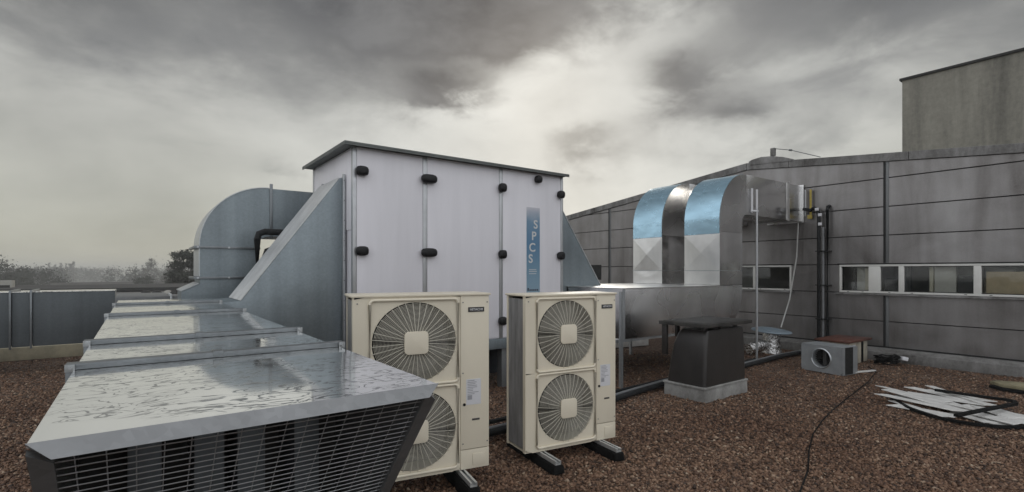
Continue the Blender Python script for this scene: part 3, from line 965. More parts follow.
def bend(label, y0, y1, hend, collar):
    loc = (8.7, (y0 + y1) / 2, 1.45)
    T = thing('bend_duct', label, 'duct bend', loc, 0, 'filmed duct bends in front of the clad wall')
    x0, x1 = 8.31, 9.06
    cz, cxx = 2.61, 9.21
    # upright leg with a diamond break on its front face
    m = MB()
    m.box(x0 + 0.004, x1, y0, y1, 1.4485, 2.40)
    m.build('upright_leg', M['mirror_sheet'], T, loc, 0.003)
    f = MB()
    ym = (y0 + y1) / 2
    for za, zb, k in ((1.452, 1.70, 0.006), (1.712, 2.36, 0.022)):
        f.add([(x0, y0, za), (x0, y1, za), (x0, y1, zb), (x0, y0, zb), (x0 - k, ym, (za + zb) / 2), (x0 + 0.003, y0, za), (x0 + 0.003, y1, za), (x0 + 0.003, y1, zb), (x0 + 0.003, y0, zb)],
              [(0, 1, 4), (1, 2, 4), (2, 3, 4), (3, 0, 4), (5, 8, 7, 6), (0, 5, 6, 1), (1, 6, 7, 2), (2, 7, 8, 3), (3, 8, 5, 0)])
    f.build('front_sheet', M['foil'], T, loc, smooth=0)
    MB().box(x0 - 0.012, x1 + 0.005, y0 - 0.005, y1 + 0.005, 1.701, 1.711).build('seam_band', M['galv_pale'], T, loc)
    # bend
    out = [(x0, 2.403)] + arc(cxx, cz, 0.90, 180, 90, 22)
    inn = arc(cxx, cz, 0.15, 90, 180, 8) + [(x1, 2.403)]
    MB().prism(out + inn, y0, y1, 'y').build('curved_bend', M['mirror_sheet'], T, loc, smooth=30)
    fo = [(x0 - 0.003, 2.37)] + arc(cxx, cz, 0.903, 180, 97, 22)
    fi = arc(cxx, cz, 0.9055, 97, 180, 22) + [(x0 - 0.0055, 2.37)]
    MB().prism(fo + fi, y0 + 0.004, y1 - 0.004, 'y').build('protective_film', M['film'], T, loc, smooth=30)
    # level run to the wall
    MB().box(cxx + 0.003, hend, y0, y1, 2.76, 3.51).build('level_run', M['mirror_sheet'], T, loc, 0.003)
    if collar:
        c = MB().frustum((0, 0, 0, 0), 0, (0, 0, 0, 0), 0)
        c = MB()
        def ring(x, g):
            return [(x, y0 - g, 2.76 - g), (x, y1 + g, 2.76 - g), (x, y1 + g, 3.51 + g), (x, y0 - g, 3.51 + g)]
        rs = [ring(hend - 0.75, 0.004), ring(hend - 0.68, 0.035), ring(hend - 0.60, 0.006)]
        c.v = [p for r_ in rs for p in r_]
        for i in range(2):
            for k in range(4):
                c.f.append((i * 4 + k, i * 4 + (k + 1) % 4, (i + 1) * 4 + (k + 1) % 4, (i + 1) * 4 + k))
        c.build('joint_collar', M['foil'], T, loc, smooth=50)
        MB().box(hend - 0.04, hend - 0.002, y0 - 0.03, y1 + 0.03, 2.735, 3.54).build('wall_flange', M['mirror_sheet'], T, loc)
    return T


bend('silvery duct bend with blue film, nearer and on the right, its run entering the wall', 5.06, 5.78, 11.488, True)
bend('silvery duct bend with blue film, farther and on the left beside the cabinet hopper', 6.29, 7.01, 11.488, False)

# ---------------------------------------------------------------- clad gable building
WX = 11.5
LW = (WX, 4.0, 0)
B = thing('clad_building', 'long grey metal clad building with white strip windows and a low gabled top', 'building', LW)
YA = 6.3


def ztop(y):
    return 3.592 + 0.0996 * y if y <= YA else 3.592 + 0.0996 * YA - 0.111 * (y - YA)


seams = [0.242, 0.735, 1.27, 1.83, 2.385, 2.93, 3.476, 4.3]
bays = [(-7.0, 3.56), (3.56, 7.4), (7.4, 10.6), (10.6, 14.6)]
wins = [(-2.0, 4.36), (5.30, 6.95)]
gap = 0.008
hole = (10.95, 11.42, 1.43, 1.83)


def panel(y0, y1, z0, z1):
    """panel from z0 to min(z1, coping underside)"""
    ys = [y0] + ([YA] if y0 < YA < y1 else []) + [y1]
    top = [(y, min(z1, ztop(y) - 0.16)) for y in ys]
    if max(t for _, t in top) <= z0 + 0.03:
        return
    # clip where the coping falls below z0
    pts = []
    fine = [y0 + (y1 - y0) * k / 60 for k in range(61)] + ([YA] if y0 < YA < y1 else [])
    fine = sorted(set(fine))
    fine = [y for y in fine if min(z1, ztop(y) - 0.16) > z0 + 0.01]
    if len(fine) < 2:
        return
    tops_ = []
    for y in fine:
        tops_.append((y, min(z1, ztop(y) - 0.16)))
    # drop collinear points
    keep = [tops_[0]]
    for i in range(1, len(tops_) - 1):
        (a, b), (c, d), (e2, f2) = keep[-1], tops_[i], tops_[i + 1]
        if abs((d - b) * (e2 - a) - (f2 - b) * (c - a)) > 1e-5:
            keep.append(tops_[i])
    keep.append(tops_[-1])
    poly = [(fine[0], z0), (fine[-1], z0)] + list(reversed(keep))
    MB().prism(poly, WX, WX + 0.05, 'x').build('wall_panel', M['wall'], B, LW, 0.003, 1)


for i in range(len(seams) - 1):
    z0, z1 = seams[i] + gap, seams[i + 1] - gap
    for a, b in bays:
        segs = [(a + gap, b - gap)]
        if i == 2:
            for wa, wb in wins:
                ns = []
                for p, q in segs:
                    if wb <= p or wa >= q:
                        ns.append((p, q))
                        continue
                    if wa > p:
                        ns.append((p, wa))
                    if wb < q:
                        ns.append((wb, q))
                segs = ns
        for p, q in segs:
            if q - p > 0.02:
                panel(p, q, z0, z1)
# core behind the cladding, leaving the windows open
core = MB()
core.box(WX + 0.055, WX + 0.2, -7.0, 14.6, 0.02, 1.27)
prev = -7.0
for wa, wb in wins:
    core.box(WX + 0.055, WX + 0.2, prev, wa, 1.271, 1.829)
    prev = wb
core.box(WX + 0.055, WX + 0.2, prev, 14.6, 1.271, 1.829)
core.prism([(-7.0, 1.83), (14.6, 1.83), (14.6, ztop(14.6) - 0.17), (YA, ztop(YA) - 0.17), (-7.0, ztop(-7.0) - 0.17)], WX + 0.055, WX + 0.2, 'x')
core.box(WX + 0.2, 30, 14.3, 14.59, 0.02, 3.0).box(WX + 0.2, 30, -7.0, -6.7, 0.02, 2.6)
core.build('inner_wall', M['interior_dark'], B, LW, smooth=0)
rf = MB()
rf.prism([(-7.2, ztop(-7.2) - 0.12), (YA, ztop(YA) - 0.12), (14.8, ztop(14.8) - 0.12), (14.8, ztop(14.8) - 0.03), (YA, ztop(YA) - 0.03), (-7.2, ztop(-7.2) - 0.03)], WX + 0.21, 30, 'x')
roofo = rf.build('roof', M['far_roof'], B, LW, smooth=0)
# coping in lengths
ys = [-7.1, -3.0, 0.2, 3.2, 5.35, YA, 8.4, 11.2, 14.7]
for a, b in zip(ys[:-1], ys[1:]):
    MB().prism([(a + 0.004, ztop(a) - 0.155), (b - 0.004, ztop(b) - 0.155), (b - 0.004, ztop(b)), (a + 0.004, ztop(a))], WX - 0.045, WX + 0.22, 'x').build('coping', M['coping'], B, LW, 0.004, 1)
MB().prism([(5.25, 4.09), (6.22, 4.16), (6.24, 4.24), (6.15, 4.275), (5.95, 4.30), (5.7, 4.275), (5.45, 4.21), (5.25, 4.13)], WX - 0.06, WX + 0.5, 'x').build('ridge_cap', M['coping'], B, LW, 0.006)
# joint covers with their drain channel
for y in (3.56, 10.6):
    for za, zb in (((0.265, 1.225), (1.855, ztop(y) - 0.16)) if y < 5 else ((0.265, ztop(y) - 0.16),)):
        MB().box(WX - 0.012, WX - 0.001, y - 0.045, y + 0.005, za, zb).build('joint_strip', M['galv_dark'], B, LW, 0.003)
        MB().box(WX - 0.022, WX - 0.001, y + 0.006, y + 0.040, za, zb).build('joint_strip', M['opening'], B, LW, 0.003)
# kerb
MB().prism([(WX - 0.20, 0), (WX + 0.05, 0), (WX + 0.05, 0.235), (WX - 0.03, 0.235), (WX - 0.20, 0.17)], -7.0, 14.6, 'y').build('kerb', M['kerb'], B, LW, 0.01)
MB().box(WX - 0.03, WX - 0.002, -7.0, 14.6, 0.2365, 0.262).build('flashing', M['opening'], B, LW)
MB().box(WX - 0.004, WX - 0.0005, hole[0], hole[1], hole[2], hole[3] + 0.06).build('louvre', M['opening'], B, LW)


def window(y0, y1, bars, zb=1.27, zt=1.83):
    W = MB()
    fw = 0.042
    W.box(WX - 0.012, WX + 0.06, y0 + 0.002, y1 - 0.002, zb + 0.002, zb + fw).box(WX - 0.012, WX + 0.06, y0 + 0.002, y1 - 0.002, zt - fw, zt - 0.002)
    edges = [(y0 + 0.002, y0 + 0.04)] + bars + [(y1 - 0.04, y1 - 0.002)]
    for a, b in edges:
        W.box(WX - 0.012, WX + 0.06, a, b, zb + fw + 0.001, zt - fw - 0.001)
    w = W.build('window', M['pvc'], B, LW, 0.004)
    for (a, b), (c, d) in zip(edges[:-1], edges[1:]):
        MB().box(WX + 0.020, WX + 0.026, b - 0.001, c + 0.001, zb + fw, zt - fw).build('pane', M['glass'], w, LW, smooth=0)
        s = MB()
        # bead round the pane and drain slots
        s.box(WX - 0.016, WX + 0.015, b + 0.001, c - 0.001, zb + fw + 0.001, zb + fw + 0.012).box(WX - 0.016, WX + 0.015, b + 0.001, c - 0.001, zt - fw - 0.012, zt - fw - 0.001)
        s.build('bead', M['opening'], w, LW)
    k = MB()
    for (a, b), (c, d) in zip(edges[:-1], edges[1:]):
        for yy in ((b + 0.10, c - 0.12) if c - b > 0.3 else ((b + c) / 2,)):
            k.box(WX - 0.0145, WX - 0.0125, yy - 0.018, yy + 0.018, zb + 0.016, zb + 0.026)
    k.build('drain_slot', M['opening'], w, LW)
    MB().prism([(WX - 0.075, zb - 0.040), (WX - 0.002, zb - 0.035), (WX - 0.002, zb - 0.002), (WX - 0.075, zb - 0.022)], y0 - 0.06, y1 + 0.06, 'y').build('sill', M['coping'], w, LW, 0.003)
    MB().box(WX - 0.02, WX - 0.002, y0 - 0.03, y1 + 0.03, zt + 0.001, zt + 0.02).build('head_strip', M['opening'], w, LW)


# pixel columns of the bars turned into distances along the wall
def yw(px):
    s = (px - 512) / F
    return (WX - 0.01) / (VX + VY * s) * (VY - VX * s)


window(-2.0, 4.36, [(yw(1100), yw(1090)), (yw(981.5), yw(973.5)), (yw(904), yw(898.5)), (yw(880.5), yw(868.5))][0:4], 1.27, 1.83)
window(5.30, 6.95, [(6.1, 6.16)])
# what is seen inside
ins = MB().box(WX + 2.4, WX + 2.45, -6.6, 14.2, 0.1, 3.0).build('back_wall', M['interior'], B, LW)
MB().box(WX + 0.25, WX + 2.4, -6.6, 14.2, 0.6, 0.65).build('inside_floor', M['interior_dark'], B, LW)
for a, b, mt, z1, dx in ((yw(850) , yw(853), 'far_dark', 1.9, 0.02), (yw(862), yw(853.5), 'interior', 1.9, 0.06), (yw(868), yw(862.5), 'curtain', 1.95, 0.02),
                         (yw(900), yw(881), 'interior_dark', 1.56, 0.05), (yw(899), yw(882), 'far_roof', 1.95, 0.5), (yw(931), yw(927), 'curtain', 1.95, 0.02),
                         (yw(954), yw(932), 'interior', 1.95, 0.03), (yw(974), yw(955), 'interior_dark', 1.62, 0.05), (yw(974), yw(955), 'interior', 1.95, 0.45),
                         (yw(1045), yw(984), 'cardboard', 1.69, 0.03), (yw(1100), yw(1050), 'cardboard', 1.60, 0.08), (yw(1010), yw(985), 'interior', 1.735, 0.30)):
    MB().box(WX + dx + 0.1, WX + dx + 0.22, min(a, b), max(a, b), 1.0, z1).build('stored_item', M[mt], B, LW, 0.01)

# block standing up behind
LB = (20, 0, 0)
T = thing('rooftop_block', 'tall plain stained concrete block rising behind the clad wall at right', 'building', (20, -1.7, 0))
LB = (20, -1.7, 0)
MB().box(16, 26, -8, 4.6, 0.05, 6.64).build('wall', M['render'], T, LB)
m = MB().box(15.95, 26.05, -8.05, 4.65, 6.641, 6.70)
m.build('edge_trim', M['far_dark'], T, LB, 0.005)

# lightning rod on the ridge
LR = (WX + 0.08, 5.74, 4.31)
T = thing('lightning_rod', 'short post with a thin slanting rod on the wall ridge', 'roof fitting', LR)
MB().box(LR[0] - 0.04, LR[0] + 0.04, LR[1] - 0.05, LR[1] + 0.05, 4.30, 4.48).build('post', M['kerb'], T, LR, 0.015)
MB().tube([(LR[0], 5.70, 4.46), (LR[0], 5.35, 4.36), (LR[0], 4.75, 4.10)], 0.009, 6).build('rod', M['galv_dark'], T, LR)
MB().tube([(LR[0], 5.39, 4.372), (LR[0], 5.33, 4.354)], 0.022, 8).build('clamp', M['galv_dark'], T, LR)

# ---------------------------------------------------------------- fittings in front of the wall
LQ = (9.43, 4.98, 0)
T = thing('support_pole', 'thin pale steel pole standing beside the right filmed bend', 'pole', LQ)
MB().tube([(9.43, 4.98, 0), (9.43, 4.98, 2.86)], 0.022, 10).build('post', M['alu'], T, LQ, smooth=60)
m = MB()
m.tube([(9.43, 4.98, 2.861), (9.43, 4.98, 3.24)], 0.020, 8).tube([(9.33, 5.02, 2.80), (9.33, 5.02, 3.26)], 0.020, 8).tube([(9.30, 5.02, 2.83), (9.46, 4.97, 2.83)], 0.020, 8)
m.build('bracket', M['sticker'], T, LQ, smooth=60)
MB().box(9.37, 9.49, 4.92, 5.04, 0.0, 0.012).build('foot_plate', M['galv_dark'], T, LQ)

o = MB().tube([(11.40, 5.10, 3.42), (11.40, 5.11, 2.9), (11.36, 5.13, 2.0), (11.28, 5.24, 1.1), (11.05, 5.31, 0.50)], 0.014, 6).build('hanging_cable', M['white_cable'], None, (11.40, 5.03, 0.5), smooth=60)
tag(o, 'pale thin cable hanging from the wall down to the round grey lid', 'cable')
o = MB().tube([(11.42, 4.98, 3.42), (11.42, 4.98, 2.86)], 0.016, 6).build('threaded_rod', M['alu'], None, (11.42, 4.98, 2.86))
tag(o, 'short grey hanger rod on the wall left of the yellow strap', 'rod')
LY = (11.43, 4.88, 2.8)
T = thing('yellow_strap', 'yellow strap hanging on the wall next to the duct outlet', 'strap', LY)
MB().box(11.425, 11.435, 4.86, 4.90, 2.86, 3.42).build('webbing', M['yellow'], T, LY)
MB().box(11.415, 11.445, 4.85, 4.94, 2.80, 2.88).build('buckle', M['yellow'], T, LY, 0.006)

LC = (11.40, 4.63, 0.3)
T = thing('cable_riser', 'black cable riser with corrugated tube climbing the grey clad wall', 'pipe run', LC)
MB().tube([(11.38, 4.70, 0.28), (11.38, 4.70, 2.86), (11.38, 4.73, 2.98), (11.40, 4.80, 3.02), (11.42, 4.88, 2.98), (11.42, 5.02, 3.02)], 0.036, 10).build('pipe', M['insul'], T, LC, smooth=60)
MB().tube([(11.40, 4.545, 0.28), (11.40, 4.545, 2.95), (11.42, 4.545, 3.02), (11.498, 4.545, 3.04)], 0.032, 10).build('pipe', M['insul'], T, LC, smooth=60)
cor = []
rad = []
for k in range(131):
    cor.append((11.40, 4.625, 0.30 + 2.3 * k / 130))
    rad.append(0.030 if k % 2 else 0.020)
MB().tube(cor, rad, 10).build('corrugated_tube', M['grey_pipe'], T, LC, smooth=60)
for z in (2.98, 2.86, 2.67):
    MB().box(11.335, 11.36, 4.63 + 0.06 * (z > 2.9), 4.70 + 0.06 * (z > 2.9), z - 0.03, z + 0.03).build('tape', M['sticker'], T, LC, 0.006)
for z in (0.7, 1.4, 2.1):
    MB().box(11.33, 11.499, 4.50, 4.75, z, z + 0.02).build('bracket', M['black_plastic'], T, LC)

# round lid on a foil wrapped stub
LV = (10.62, 5.30, 0)
T = thing('capped_stub', 'round blue grey lid on a foil wrapped pipe stub near the wall', 'roof vent', LV)
m = MB()
prof = [(0.20, 0.0), (0.19, 0.05), (0.17, 0.10), (0.185, 0.2), (0.16, 0.28), (0.175, 0.35), (0.15, 0.42)]
n = 28
for r, z in prof:
    for k in range(n):
        a = 2 * PI * k / n
        j = 1 + random.uniform(-0.05, 0.05)
        m.v.append((LV[0] + math.cos(a) * r * j, LV[1] + math.sin(a) * r * j, z))
for i in range(len(prof) - 1):
    for k in range(n):
        m.f.append((i * n + k, i * n + (k + 1) % n, (i + 1) * n + (k + 1) % n, (i + 1) * n + k))
m.build('foil_sleeve', M['foil_wrap'], T, LV, smooth=40)
m = MB()
for r, z in ((0.02, 0.50), (0.25, 0.492), (0.375, 0.47), (0.385, 0.455), (0.375, 0.445), (0.05, 0.43)):
    for k in range(40):
        a = 2 * PI * k / 40
        m.v.append((LV[0] + math.cos(a) * r, LV[1] + math.sin(a) * r, z + 0.03 * math.sin(a)))
for i in range(5):
    for k in range(40):
        m.f.append((i * 40 + k, i * 40 + (k + 1) % 40, (i + 1) * 40 + (k + 1) % 40, (i + 1) * 40 + k))
m.f.append(tuple(range(39, -1, -1)))
m.f.append(tuple(range(200, 240)))
m.build('lid', M['disc'], T, LV, smooth=50)
o = MB().tube([(9.95, 5.42, 0.12), (10.15, 5.36, 0.16), (10.36, 5.32, 0.18)], [0.11, 0.125, 0.11], 14).build('foil_pipe', M['foil_wrap'], None, (9.95, 5.42, 0), smooth=50)
tag(o, 'short foil wrapped pipe end beside the stub with the round lid', 'pipe')

# ---------------------------------------------------------------- dark roof vent
LV = (6.38, 4.08, 0)
T = thing('roof_vent', 'dark tapered roof cowl with flat square lid on a pale zinc kerb', 'roof vent', LV)
m = MB().frustum((5.86, 6.89, 3.77, 4.40), 0.0, (5.86, 6.89, 3.775, 4.40), 0.165)
m.build('kerb', M['vent_base'], T, LV, 0.006)
m = MB().box(5.845, 6.895, 3.765, 4.415, 0.168, 0.192)
m.build('kerb_rim', M['vent_base'], T, LV, 0.005)
m = MB()
prof = [(0.0, 0.193), (0.015, 0.45), (0.035, 0.70), (0.06, 0.86), (0.085, 0.915)]
vs = []
n = 0
cr = 0.055
rings = []
for ins_, z in prof:
    a, b, c, d = 5.885 + ins_ * 1.2, 6.895, 3.79 + ins_ * 0.4, 4.385 - ins_ * 2.0
    ring = []
    for ccx, ccy, a0 in ((b - cr, d - cr, 0), (a + cr, d - cr, 90), (a + cr, c + cr, 180), (b - cr, c + cr, 270)):
        for k in range(6):
            t = R(a0 + 18 * k)
            ring.append((ccx + cr * math.cos(t), ccy + cr * math.sin(t), z))
    rings.append(ring)
L = len(rings[0])
m.v = [p for r_ in rings for p in r_]
for i in range(len(rings) - 1):
    for k in range(L):
        m.f.append((i * L + k, i * L + (k + 1) % L, (i + 1) * L + (k + 1) % L, (i + 1) * L + k))
m.f.append(tuple(range((len(rings) - 1) * L, len(rings) * L)))
m.build('cowl', M['vent_body'], T, LV, smooth=45)
for x, y in ((6.02, 3.88), (6.75, 3.88), (6.02, 4.30), (6.75, 4.30), (6.38, 3.87)):
    MB().box(x - 0.03, x + 0.03, y - 0.02, y + 0.02, 0.80, 0.967).build('strut', M['vent_body'], T, LV, 0.004)
MB().box(5.86, 5.90, 4.36, 4.44, 0.55, 0.967).build('corner_strut', M['vent_body'], T, LV, 0.006)
m = MB().box(5.82, 6.96, 3.74, 4.46, 0.968, 1.015).box(5.86, 6.92, 3.78, 4.42, 1.0155, 1.022)
m.build('lid', M['vent_lid'], T, LV, 0.004)

# ---------------------------------------------------------------- fan box, crate and odds by the wall
LF = (9.14, 3.42, 0.01)
T = thing('fan_box', 'grey steel fan box with a round inlet hole on the gravel', 'fan box', LF, R(81.6))
# local x runs along the face, local -y ... built facing +y then turned: face plane y=0
MB().plate_hole(0.0, 0.68, 0.0, 0.45, 0.34, 0.235, 0.155, -0.006, 0.006).build('inlet_face', M['fan_box'], T, smooth=40)
m = MB().box(0.0, 0.68, -0.42, -0.0065, 0.444, 0.45).box(0.0, 0.68, -0.42, -0.0065, 0.0, 0.006).box(0.674, 0.68, -0.42, -0.0065, 0.006, 0.444).box(0.0, 0.68, -0.426, -0.42, 0.0, 0.45)
m.box(0.0, 0.006, -0.42, -0.30, 0.006, 0.444).box(0.0, 0.006, -0.07, -0.0065, 0.006, 0.444)
m.build('casing', M['fan_box'], T)
MB().box(0.001, 0.004, -0.30, -0.07, 0.006, 0.444).build('side_opening', M['opening'], T)
m = MB()
n = 36
for k in range(n):
    a = 2 * PI * k / n
    c, s = math.cos(a), math.sin(a)
    for rr, yy in ((0.172, 0.008), (0.158, 0.022), (0.146, 0.008), (0.135, -0.09)):
        m.v.append((0.34 + c * rr, yy, 0.235 + s * rr))
for k in range(n):
    for i in range(3):
        a, b = k * 4 + i, ((k + 1) % n) * 4 + i
        m.f.append((a, b, b + 1, a + 1))
m.build('inlet_ring', M['galv_pale'], T, smooth=50)
m = MB()
for k in range(24):
    a = 2 * PI * k / 24
    c, s = math.cos(a), math.sin(a)
    m.add([(0.34 + c * 0.12, -0.05, 0.235 + s * 0.12), (0.34 + c * 0.12, -0.25, 0.235 + s * 0.12), (0.34 + math.cos(a + 0.2) * 0.16, -0.25, 0.235 + math.sin(a + 0.2) * 0.16), (0.34 + math.cos(a + 0.2) * 0.16, -0.05, 0.235 + math.sin(a + 0.2) * 0.16)], [(0, 1, 2, 3)])
m.disc_prism((0.34, -0.26, 0.235), 0.16, 0.008, 24, 'y').box(0.31, 0.37, -0.12, -0.10, 0.05, 0.42)
m.build('impeller', M['cavity'], T)

LK = (10.7, 4.0, 0)
T = thing('covered_crate', 'cream block pack under a red brown board against the wall', 'crate', LK)
MB().box(10.27, 10.70, 3.735, 4.20, 0.0, 0.395).box(10.715, 11.14, 3.745, 4.22, 0.0, 0.40).build('pack', M['block'], T, LK, 0.012)
MB().prism([(10.20, 3.70), (11.17, 3.68), (11.19, 4.28), (10.22, 4.30)], 0.405, 0.44, 'z').build('lid_board', M['brown_lid'], T, LK, 0.006)
m = MB().box(10.83, 10.90, 3.730, 3.742, 0.0, 0.40)
m.build('strap', M['rubber'], T, LK)
m = MB().box(10.40, 10.52, 3.724, 3.732, 0.18, 0.36)
m.build('patch', M['sticker'], T, LK)

pts = []
for k in range(70):
    a = 2 * PI * k / 14
    r = 0.16 + 0.03 * math.sin(k * 1.7)
    pts.append((10.95 + math.cos(a) * r * 1.3, 3.38 + math.sin(a) * r, 0.03 + 0.002 * k + 0.012 * math.sin(k * 2.3)))
o = MB().tube(pts, 0.013, 6).build('cable_coil', M['rubber'], None, (10.95, 3.38, 0), smooth=60)
tag(o, 'tangled coil of black cable beside the cream pack at the wall foot', 'cable')
o = MB().box(-0.09, 0.09, -0.05, 0.05, 0, 0.07).build('plastic_offcut', M['sticker'], None, bevel=0.015)
o.location = (11.08, 3.18, 0.09)
o.rotation_euler = (0.2, 0.1, 0.7)
tag(o, 'small white plastic offcut on the black cable coil by the wall', 'offcut')
o = MB().box(-0.36, 0.36, -0.03, 0.03, 0.0, 0.02).build('white_batten', M['slat'], None, bevel=0.004)
o.location = (9.62, 3.36, 0.02)
o.rotation_euler = (0, 0, R(-18))
tag(o, 'short white batten lying at the foot of the grey fan box', 'batten')

pts = [spot(*p, 0.022) for p in ((868, 366), (876, 372), (868, 382), (850, 396), (835, 408), (822, 421), (813, 434), (809, 450), (808, 470), (800, 492), (790, 520))]
o = MB().tube(pts, 0.007, 6).build('ground_cable', M['rubber'], None, tuple(pts[0]), smooth=60)
tag(o, 'thin black cable snaking over the open gravel from the fan box', 'cable')

# ---------------------------------------------------------------- heap of white slats with black strips
random.seed(21)
dirv = Vector((-0.5, -0.86, 0)).normalized()
slat_lab = 'broken white plastic batten in the flat heap on the gravel'
for k in range(26):
    L = random.uniform(0.5, 1.15)
    w = random.uniform(0.07, 0.17)
    if k < 16:
        c = spot(random.uniform(915, 975), random.uniform(397, 414), 0)
    else:
        c = spot(random.uniform(975, 1030), random.uniform(413, 425), 0)
        L *= 0.75
    if k in (1, 4, 6, 9, 12, 18, 21, 24):
        w, L = random.uniform(0.16, 0.26), L * 0.75
    m = MB().prism([(-L / 2, -w / 2), (L / 2 - random.uniform(0, 0.1), -w / 2), (L / 2, w / 2 - random.uniform(0, 0.03)), (-L / 2 + random.uniform(0, 0.12), w / 2)], 0, 0.011, 'z')
    o = m.build('plastic_batten', M['slat'], None, bevel=0.003, seg=1)
    a = math.atan2(dirv.y, dirv.x) + random.gauss(0, 0.26)
    o.location = (c.x, c.y, 0.018 + 0.0045 * (k % 16) + random.uniform(0, 0.008))
    o.rotation_euler = (random.gauss(0, 0.07), random.gauss(0, 0.02), a)
    tag(o, slat_lab, 'batten', 'white battens in the heap')


def strip(name, pix, z, w, label):
    pts = [spot(px, py, z) for px, py in pix]
    m = MB()
    vs, fs = [], []
    n = len(pts)
    for i, p in enumerate(pts):
        t = (pts[min(i + 1, n - 1)] - pts[max(i - 1, 0)]).normalized()
        s = Vector((-t.y, t.x, 0)) * w / 2
        for dz in (0, 0.03):
            vs += [p + s + Vector((0, 0, dz)), p - s + Vector((0, 0, dz))]
    for i in range(n - 1):
        a, b = i * 4, (i + 1) * 4
        fs += [(a, a + 1, b + 1, b), (a + 2, b + 2, b + 3, a + 3), (a, b, b + 2, a + 2), (a + 1, a + 3, b + 3, b + 1)]
    fs += [(0, 2, 3, 1), (4 * n - 4, 4 * n - 3, 4 * n - 1, 4 * n - 2)]
    m.add(vs, fs)
    o = m.build(name, M['rubber'], None, tuple(pts[0]), smooth=40)
    tag(o, label, 'strip', 'black strips round the slats')


strip('rubber_strip', [(889, 396), (896, 402), (908, 409), (925, 415), (945, 420.5), (970, 425), (1000, 428), (1030, 429), (1060, 429)], 0.02, 0.045, 'long black rubber strip along the near edge of the white slats')
strip('rubber_strip', [(935, 391), (955, 394), (980, 397.5), (1003, 400.5), (1014, 402.5), (1016, 405), (1003, 407.5), (985, 411), (970, 414), (956, 417)], 0.12, 0.045, 'bent black rubber strip folded across the top of the white slats')

m = MB()
random.seed(5)
pl = [(9.98, 1.82), (9.84, 1.66), (9.78, 1.30), (9.74, 0.9), (9.9, 0.5), (10.2, 0.55), (10.3, 1.1), (10.24, 1.5), (10.12, 1.76)]
T = thing('mossy_board', 'yellowish mossy board on a dark pad near the wall at the right edge', 'board', (10.0, 1.2, 0.0))
LM = (10.0, 1.2, 0.0)
MB().prism([(x - 0.05 * (1 if x < 10 else -1), y) for x, y in pl], 0.012, 0.055, 'z').build('pad', M['rubber'], T, LM, 0.012)
MB().prism(pl, 0.056, 0.105, 'z').build('board', M['moss_board'], T, LM, 0.012)

o = MB().prism([(8.3, 7.6), (9.3, 7.4), (9.4, 8.4), (8.4, 8.6)], 0.02, 0.16, 'z').build('foam_board', M['slat'], None, bevel=0.01)
tag(o, 'pale foam board lying on the gravel beyond the raised duct chamber', 'board')
o = MB().prism([(7.0, 7.55), (7.9, 7.4), (7.92, 7.5), (7.02, 7.65)], 0.02, 0.07, 'z').build('white_batten', M['slat'], None, bevel=0.004)
tag(o, 'white batten lying in the shade under the raised duct chamber', 'batten')

# low cream parapet on the far left edge
o = MB().box(-10, 11.2, 13.3, 13.62, 0.0, 0.25).build('parapet', M['parapet'], None, bevel=0.01)
tag(o, 'low cream edge wall running below the far left duct', 'parapet')

# ---------------------------------------------------------------- beyond the roof
GZ = -8.0


def at(px, Z, z=GZ):
    S = (px - 512) / F * Z
    return Vector((VX * Z + VY * S, VY * Z - VX * S, z))


def crown_mesh(n, rad, hgt, size, clumps, seed, shape='round'):
    r = np.random.default_rng(seed)
    cc = []
    for _ in range(clumps):
        t = r.random()
        if shape == 'round':
            a, u = r.uniform(0, 2 * PI), r.random() ** 0.5
            zz = r.uniform(0.15, 0.95)
            k = math.sqrt(max(0.05, 1 - (2 * zz - 1) ** 2))
            cc.append((math.cos(a) * u * rad * k, math.sin(a) * u * rad * k, zz * hgt, rad * r.uniform(0.25, 0.42)))
        elif shape == 'column':
            a, u = r.uniform(0, 2 * PI), r.random() ** 0.5
            zz = r.uniform(0.05, 1.0)
            k = math.sin(PI * min(0.98, 0.25 + 0.75 * zz)) + 0.15
            cc.append((math.cos(a) * u * rad * k, math.sin(a) * u * rad * k, zz * hgt, rad * 0.35))
        else:      # tiers
            zz = 0.45 + 0.55 * (int(t * 5) + r.uniform(0.2, 0.8)) / 5
            a, u = r.uniform(0, 2 * PI), r.random() ** 0.5
            k = rad * (1.15 - 0.55 * zz)
            cc.append((math.cos(a) * u * k, math.sin(a) * u * k, zz * hgt, rad * 0.24))
    cc = np.array(cc)
    idx = r.integers(0, len(cc), n)
    c = cc[idx, :3] + r.normal(0, 0.5, (n, 3)) * cc[idx, 3:4] * (np.array([1, 1, 0.55]) if shape == 'tier' else 1)
    v = c[:, None, :] + r.normal(0, 1, (n, 3, 3)) * size
    return v.reshape(-1, 3), [(3 * i, 3 * i + 1, 3 * i + 2) for i in range(n)]


